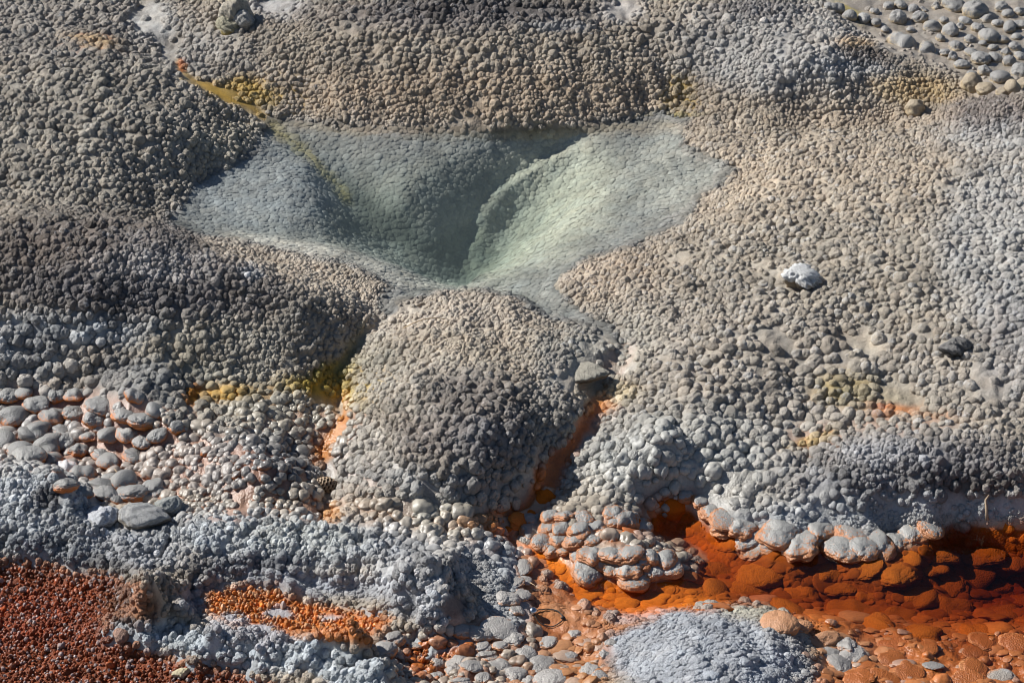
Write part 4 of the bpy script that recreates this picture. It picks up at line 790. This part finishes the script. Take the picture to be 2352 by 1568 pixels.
for (px, py, hw), pl in zip(STREAMK, sets['stream']):
    c = np.array((.27, .262, .25)) * U(.85, 1.2); s_ = (.40, .31, .19)
    if py > 185: c = np.array((.33, .27, .19))
    sh = random.choice(SHAPES['granular'] + SHAPES['bead'] + SHAPES['lumpy'] + SHAPES['layered'])
    single('stream_knob', sh, pl, (U(.72, 1.0), U(.8, 1.05), U(.55, .9)), c, s_, .9, .55, label=('large ' if hw >= 25 else ('medium ' if hw >= 18 else 'small ')) + ('tan granular knob at the near edge of the shallow stream' if py > 185 else ('pale knob in the far part of the shallow stream' if py < 60 else 'pale knob in the middle of the shallow stream')) + (' toward its left bank' if px < 2130 else (' toward the right edge' if px > 2270 else '')), cat='sinter knob', group='knobs standing in the shallow stream', dz=pl[3] * .15)
for (px, py, hw), pl in zip(LOBES, sets['lobe']):
    c = np.array((.30, .295, .28)) * U(.9, 1.1)
    single('lobe', random.choice(SHAPES['lobe']), pl, (U(1.05, 1.25), U(1.1, 1.4), U(.5, .68) if px < 1600 else U(.42, .6)), c, (.42, .17, .065), 1.8, .85, parent=ground, dz=-pl[3] * .12)
for i_, ((px, py, hw), pl) in enumerate(zip(SHELF, sets['shelf'])):
    if px > 1965 and i_ % 3 == 0: continue
    rt_ = px > 1965
    c = np.array((.32, .30, .28)) * U(.8, 1.1) if (px < 1260 or (px < 1965 and U(0, 1) < .6) or U(0, 1) < .15) else (np.array((.34, .095, .015)) if rt_ else np.array((.44, .22, .11))) * U(.8, 1.05)
    rt = px > 1965; single('lobe', random.choice(SHAPES['lobe']), pl, (U(.8, 1.25), U(.9, 1.3), U(.12, .20)) if rt else (U(.8, 1.2), U(.8, 1.3), U(.28, .5)), c, (.52, .22, .08), .95, .8, parent=ground, dz=pl[3] * .04)
for (px, py, hw), pl in zip(SUBM, sets['subm']):
    c = np.array((.36, .10, .010)) * U(.75, 1.15)
    single('submerged_lobe', random.choice(SHAPES['cobble'] + SHAPES['lobe']), pl, (U(.9, 1.15), U(.9, 1.2), U(.26, .40)), c, (.14, .03, .005), 1.0, .0, parent=ground, dz=-pl[3] * .16)

# ------------------------------------------------------------------ loose stones
def rock_mesh(name, seed, dims, colr, lowc, facet=.0, sub=5, pits=.05, wetv=.0, band=None):
    bm = bmesh.new(); bmesh.ops.create_icosphere(bm, subdivisions=sub, radius=1); r_ = np.random.default_rng(seed)
    V = np.array([v.co for v in bm.verts])
    rr = 1 + sum(a * np.sin(V @ (r_.normal(0, 1, 3) * f) + r_.uniform(0, 6.28)) for a, f in ((.13, 1.8), (.08, 3.2), (.05, 6), (.03, 11)))
    q = V * 6; nn = fbm(q[:, 0] + q[:, 2] * .7 + seed, q[:, 1] - q[:, 2] * .6, 3, seed); rr += pits * nn
    for k in range(int(facet)):
        n = r_.normal(0, 1, 3); n /= np.linalg.norm(n); d = (V * rr[:, None]) @ n; lim = .74; rr = np.where(d > lim, rr * (lim + (d - lim) * .25) / d, rr)
    Pp = V * rr[:, None] * np.array(dims)
    for v, p in zip(bm.verts, Pp): v.co = p
    me = bpy.data.meshes.new(name); bm.to_mesh(me); bm.free(); me.polygons.foreach_set('use_smooth', np.ones(len(me.polygons), bool))
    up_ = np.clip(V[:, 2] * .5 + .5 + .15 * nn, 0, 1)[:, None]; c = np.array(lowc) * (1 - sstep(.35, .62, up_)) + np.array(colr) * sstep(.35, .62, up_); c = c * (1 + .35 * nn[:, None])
    if band is not None: c = c * (1 - .45 * (np.abs(V[:, 2:3] - band) < .05))
    set_attr(me, 'tint', 'FLOAT_COLOR', rgba(np.clip(c, .01, .8))); set_attr(me, 'stain', 'FLOAT_COLOR', rgba(c)); set_attr(me, 'film', 'FLOAT', np.zeros(len(V))); set_attr(me, 'wet', 'FLOAT', np.full(len(V), wetv)); set_attr(me, 'up', 'FLOAT', up_)
    me.materials.append(M_single); return me
def rock(name, key, seed, dims, colr, lowc, label, rz=0, tilt=0, dz=.3, ref=None, **kw):
    x, y, z, r_ = RP[key] if ref is None else ref
    o = bpy.data.objects.new(name, rock_mesh(name, seed, dims, colr, lowc, **kw)); COL.objects.link(o); o.location = (x, y, z + r_ * dims[2] * dz); o.scale = (r_, r_, r_); o.rotation_euler = (0, tilt, rz); o['label'] = label; o['category'] = 'rock'; return o
rock('white_rock', 'white', 3, (1.0, .9, .58), (.52, .52, .51), (.30, .24, .17), 'pitted white rock lying alone on the beige beaded flat', .2, .12, .45, facet=2, pits=.26)
rock('dark_rock', 'dark', 8, (1, .9, .6), (.16, .155, .15), (.06, .055, .05), 'small dark rough rock on the beads at the far right', .1, 0, .4, facet=2, pits=.3)
k1 = rock('knobby_rock', 'knobby', 12, (.8, .8, .95), (.33, .30, .25), (.30, .27, .20), 'tan rock of two fused lobes at the top of the left slope', .1, -.2, .5, pits=.16)
ref = RP['knobby']
lob = bpy.data.objects.new('lobe', rock_mesh('front_lobe', 14, (.62, .6, .62), (.30, .28, .21), (.34, .24, .06), pits=.12)); COL.objects.link(lob); lob.parent = k1; lob.location = (-.55, -.55, -.25)
lob2 = bpy.data.objects.new('lobe', rock_mesh('side_lobe', 15, (.6, .55, .6), (.33, .32, .30), (.28, .25, .2), pits=.12)); COL.objects.link(lob2); lob2.parent = k1; lob2.location = (.35, -.55, -.15)
rock('sinter_slab', 'slab', 21, (1.1, .8, .30), (.29, .27, .225), (.16, .12, .08), 'flat tilted grey slab beside the narrow outlet of the pool', .15, -.12, .6, facet=3, pits=.12, wetv=.3)
rock('flat_stone', 'flat1', 31, (1.05, .8, .42), (.30, .30, .295), (.24, .21, .17), 'widest flat layered grey stone above the lower ridge', -.1, .06, .75, facet=1, pits=.05, band=-.15)
rock('flat_stone', 'flat2', 33, (1.1, .85, .55), (.44, .45, .47), (.28, .26, .24), 'small frosted stone left of the widest flat stone', .1, 0, .6, facet=2, pits=.10, band=-.2)
rock('flat_stone', 'flat3', 37, (.95, .8, .6), (.26, .27, .26), (.17, .165, .15), 'dark grey blocky stone leaning right of the widest flat stone', .5, .2, .6, facet=3, pits=.06)
rock('stone_chip', 'chip', 41, (1, .8, .6), (.42, .37, .25), (.30, .26, .2), 'small yellowish chip lying on the red studs', .3, 0, .4, facet=4, pits=.05)
# ------------------------------------------------------------------ pine cone
def simple_mat(name, colr, rough_=.6, metal=0, nsc=200, var=.4, spec=.5):
    m, t, b = nodes(name); geo = N(t, 'ShaderNodeNewGeometry'); n1 = noise(t, geo.outputs['Position'], nsc, 3)
    v = math_n(t, 'ADD', math_n(t, 'MULTIPLY', n1, var * 2), 1 - var); g = N(t, 'ShaderNodeCombineColor'); [t.links.new(v, g.inputs[i]) for i in range(3)]
    t.links.new(mixc(t, 1.0, tuple(colr), g.outputs[0], 'MULTIPLY'), b.inputs['Base Color']); b.inputs['Roughness'].default_value = rough_; b.inputs['Metallic'].default_value = metal; b.inputs['Specular IOR Level'].default_value = spec; return m
M_cone = simple_mat('cone_brown', (.11, .06, .03), .6, nsc=500); M_tip = simple_mat('cone_tip', (.30, .21, .13), .6, nsc=500)
x, y, z, r_ = cone_p
pc = bpy.data.objects.new('pine_cone', None); COL.objects.link(pc); pc['label'] = 'brown pine cone lying in a shaded hollow left of the central mound'; pc['category'] = 'pine cone'
pc.location = (x, y, z + r_ * .45); pc.rotation_euler = (0, R(68), R(200)); pc.scale = (r_ * 1.05,) * 3
bm = bmesh.new(); bmesh.ops.create_icosphere(bm, subdivisions=3, radius=1)
for v in bm.verts: v.co = Vector((v.co.x * .5, v.co.y * .5, v.co.z * .95))
me = bpy.data.meshes.new('core'); bm.to_mesh(me); bm.free(); me.materials.append(M_cone); core = bpy.data.objects.new('core', me); COL.objects.link(core); core.parent = pc
bm = bmesh.new(); bmesh.ops.create_cube(bm, size=1)
for v in bm.verts:
    t_ = v.co.x + .5; wd = .55 + .6 * t_; v.co = Vector((t_ * .34, v.co.y * .30 * wd, v.co.z * (.05 + .10 * t_) + .05 * t_))
bmesh.ops.bevel(bm, geom=bm.edges[:], offset=.02, segments=1, affect='EDGES')
for f in bm.faces: f.material_index = 1 if f.calc_center_median().x > .26 else 0
sme = bpy.data.meshes.new('scale'); bm.to_mesh(sme); bm.free(); sme.materials.append(M_cone); sme.materials.append(M_tip)
for i in range(78):
    t_ = (i + .5) / 78; zz = -0.9 + 1.8 * t_; rad_ = .5 * math.sqrt(max(0, 1 - (zz / .98) ** 2)) * .95; an = i * 2.39996
    o = bpy.data.objects.new('scale', sme); COL.objects.link(o); o.parent = pc; o.location = (rad_ * math.cos(an) * .8, rad_ * math.sin(an) * .8, zz); s_ = .65 + .6 * math.sin(math.pi * min(1, t_ * .9 + .1))
    o.scale = (s_, s_, s_); o.rotation_euler = Euler((0, -R(10 + 50 * t_), an), 'XYZ')

# ------------------------------------------------------------------ elastic hair tie with its bead
def tube(name, pts, rad, mat, closed=False, nseg=8):
    bm = bmesh.new(); n = len(pts); rings = []
    for i, p in enumerate(pts):
        p = Vector(p); a = Vector(pts[(i - 1) % n] if closed or i else pts[0]); b = Vector(pts[(i + 1) % n] if closed or i < n - 1 else pts[-1]); d = (b - a).normalized()
        s_ = d.cross(Vector((0, 0, 1))); s_ = s_.normalized() if s_.length > 1e-4 else Vector((1, 0, 0)); u_ = s_.cross(d); rr = rad(i / (n - 1)) if callable(rad) else rad
        rings.append([bm.verts.new(p + (s_ * math.cos(2 * math.pi * k / nseg) + u_ * math.sin(2 * math.pi * k / nseg)) * rr) for k in range(nseg)])
    for i in range(n if closed else n - 1):
        A_, B_ = rings[i], rings[(i + 1) % n]
        for k in range(nseg): bm.faces.new((A_[k], A_[(k + 1) % nseg], B_[(k + 1) % nseg], B_[k]))
    if not closed: bm.faces.new(rings[0][::-1]); bm.faces.new(rings[-1])
    me = bpy.data.meshes.new(name); bm.to_mesh(me); bm.free(); me.polygons.foreach_set('use_smooth', np.ones(len(me.polygons), bool)); me.materials.append(mat); return bpy.data.objects.new(name, me)
M_el = simple_mat('elastic_black', (.02, .018, .018), .5, nsc=900); M_met = simple_mat('bead_silver', (.55, .57, .60), .22, 1.0, nsc=600, var=.12)
def gz1(a, b): return float(gsamp(GZ, np.array([a]), np.array([b]))[0])
x, y, z = hit(1258, 1420); ht = bpy.data.objects.new('hair_tie', None); COL.objects.link(ht); ht.location = (x, y, z); ht['label'] = 'thin black elastic hair tie with one silver bead on the salmon shelf'; ht['category'] = 'hair tie'
lp = []
for i in range(40):
    a = 2 * math.pi * i / 40; ex, ey = .030 * math.cos(a), .024 * math.sin(a) - .006 * math.cos(a); lp.append((ex, ey, gz1(x + ex, y + ey) - z + .0035))
o = tube('elastic_loop', lp, .0012, M_el, True); COL.objects.link(o); o.parent = ht
bm = bmesh.new(); bmesh.ops.create_uvsphere(bm, u_segments=32, v_segments=20, radius=.0088); me = bpy.data.meshes.new('bead'); bm.to_mesh(me); bm.free(); me.polygons.foreach_set('use_smooth', np.ones(len(me.polygons), bool)); me.materials.append(M_met)
o = bpy.data.objects.new('bead', me); COL.objects.link(o); o.parent = ht; o.location = (-.031, .006, gz1(x - .031, y + .006) - z + .009)
bm = bmesh.new(); bmesh.ops.create_icosphere(bm, subdivisions=3, radius=.0042); me = bpy.data.meshes.new('knot'); bm.to_mesh(me); bm.free(); me.materials.append(M_el); o = bpy.data.objects.new('knot', me); COL.objects.link(o); o.parent = ht; o.location = (.030, -.008, gz1(x + .03, y - .008) - z + .005); o.scale = (1.2, .8, .8)
# twigs and needles lying about
M_twig = simple_mat('twig_pale', (.36, .27, .18), .8, nsc=300); M_ndl = simple_mat('needle', (.45, .33, .20), .6, nsc=300)
def twig(name, pp, rad, mat, label, cat):
    w3 = []
    for (px, py, lift) in pp:
        x, y, z = hit(px, py); w3.append(Vector((x, y, z + lift)))
    o0 = w3[0]; o = tube(name, [tuple(p - o0) for p in w3], rad, mat, nseg=6); o.location = o0; COL.objects.link(o); o['label'] = label; o['category'] = cat; return o
twig('forked_twig', [(2268,1196,.004),(2266,1180,.012),(2262,1165,.016),(2270,1150,.018)], lambda t: .004 - .002 * t, M_twig, 'short pale twig standing at the rim of the orange pool', 'twig')
twig('grass_stem', [(925,762,.012),(950,752,.015),(975,745,.016),(1000,742,.014),(1022,743,.012)], .0011, M_ndl, 'thin curved brown stem on the crest of the central mound', 'stem')
twig('pine_needle', [(262,1090,.016),(275,1105,.018),(292,1126,.016)], .0008, M_ndl, 'pale needle lying on the wet knobs near the round cobbles', 'needle')
twig('pine_needle', [(2088,1212,.01),(2100,1230,.012),(2102,1248,.008)], .0008, M_ndl, 'needle leaning over the edge of the orange pool', 'needle')
twig('pine_needle', [(1240,1365,.008),(1228,1352,.01),(1216,1345,.008)], .0008, M_ndl, 'needle by the wet grey ledge left of the orange channel', 'needle')

# ------------------------------------------------------------------ water
def water_mat(name, tintc, absorb, dens, scat=None, sden=0, wav=30, wst=.05):
    m, t, b = nodes(name); t.nodes.remove(b); out = t.nodes['Material Output']
    geo = N(t, 'ShaderNodeNewGeometry'); bp = N(t, 'ShaderNodeBump'); bp.inputs['Distance'].default_value = .002; bp.inputs['Strength'].default_value = wst
    t.links.new(noise(t, geo.outputs['Position'], wav, 3), bp.inputs['Height'])
    lw = N(t, 'ShaderNodeLayerWeight'); lw.inputs[0].default_value = .5; t.links.new(bp.outputs[0], lw.inputs['Normal'])
    frs = math_n(t, 'ADD', math_n(t, 'MULTIPLY', math_n(t, 'POWER', lw.outputs['Facing'], 5.0), .98), .02)
    tr = N(t, 'ShaderNodeBsdfTransparent'); tr.inputs[0].default_value = tuple(tintc) + (1,)
    gl = N(t, 'ShaderNodeBsdfGlossy'); gl.inputs['Roughness'].default_value = .04; t.links.new(bp.outputs[0], gl.inputs['Normal'])
    mx = N(t, 'ShaderNodeMixShader'); t.links.new(frs, mx.inputs[0]); t.links.new(tr.outputs[0], mx.inputs[1]); t.links.new(gl.outputs[0], mx.inputs[2]); t.links.new(mx.outputs[0], out.inputs['Surface'])
    va = N(t, 'ShaderNodeVolumeAbsorption'); va.inputs[0].default_value = tuple(absorb) + (1,); va.inputs[1].default_value = dens
    if sden:
        vs = N(t, 'ShaderNodeVolumeScatter'); vs.inputs[0].default_value = tuple(scat) + (1,); vs.inputs[1].default_value = sden
        ad = N(t, 'ShaderNodeAddShader'); t.links.new(va.outputs[0], ad.inputs[0]); t.links.new(vs.outputs[0], ad.inputs[1]); t.links.new(ad.outputs[0], out.inputs['Volume'])
    else: t.links.new(va.outputs[0], out.inputs['Volume'])
    return m
def water(name, poly, level, depth, mat, label, grow):
    """closed body of water; its sides run inside the banks"""
    A_ = np.array(poly, float); nn = len(A_); out_ = []
    area = sum(A_[i][0] * A_[(i + 1) % nn][1] - A_[(i + 1) % nn][0] * A_[i][1] for i in range(nn)); sg = 1 if area > 0 else -1
    for i in range(nn):
        d = A_[(i + 1) % nn] - A_[i - 1]; d = d / (np.linalg.norm(d) + 1e-9); out_.append(A_[i] + sg * np.array([d[1], -d[0]]) * grow)
    bm = bmesh.new(); top = []; bot = []
    for px, py in out_:
        x, y = at(px, py, level); top.append(bm.verts.new((x, y, level))); bot.append(bm.verts.new((x, y, level - depth)))
    bm.faces.new(top); bm.faces.new(bot[::-1])
    for i in range(nn): bm.faces.new((top[i], bot[i], bot[(i + 1) % nn], top[(i + 1) % nn]))
    bmesh.ops.recalc_face_normals(bm, faces=bm.faces[:]); bmesh.ops.triangulate(bm, faces=[f for f in bm.faces if len(f.verts) > 4])
    me = bpy.data.meshes.new(name); bm.to_mesh(me); bm.free(); me.materials.append(mat)
    o = bpy.data.objects.new(name, me); COL.objects.link(o); o['kind'] = 'structure'; o['label'] = label; return o
M_w1 = water_mat('spring_water', (.97, .985, .98), (.62, .78, .73), 1.5, (.62, .70, .68), .35, 25, .12)
M_w2 = water_mat('channel_water', (.99, .97, .94), (.55, .22, .04), 10.0, wav=60, wst=.3)
M_w3 = water_mat('stream_film', (.97, .97, .96), (.8, .8, .7), 1.0, wav=50, wst=.15)
water('pool_water', [(575,305),(600,262),(650,258),(781,268),(1000,272),(1285,273),(1453,252),(1520,240),(1580,246),(1620,262),(1610,300),(1610,325),(1665,345),(1725,385),(1680,440),(1625,490),(1600,530),(1465,583),(1360,617),(1318,652),(1335,678),(1372,712),(1430,745),(1452,800),(1440,822),
       (1415,812),(1380,782),(1300,758),(1240,745),(1190,705),(1110,685),(1016,688),(945,702),(905,735),(880,735),(850,695),(872,658),(815,634),(770,612),(700,606),(630,585),(470,552),(420,542),(365,520),(380,470),(405,405),(470,375),(560,340)], 0.0, .5, M_w1, 'clear blue grey water of the hot pool', 0)
water('channel_water', [(1120,1180),(1210,1150),(1262,1080),(1300,1090),(1330,1150),(1480,1130),(1590,1120),(1720,1200),(1850,1215),(2100,1180),(2260,1150),(2640,1180),(2640,1740),(1180,1740),(1180,1560),(1240,1440),(1210,1330),(1150,1240)], -.130, .22, M_w2, 'clear water of the orange bottomed channel', 0)
water('stream_water', [(1890,-180),(1898,10),(1930,42),(1990,80),(2040,122),(2110,142),(2200,172),(2225,197),(2330,217),(2640,235),(2640,-180)], .0865, .05, M_w3, 'thin film of running water at upper right', -6)
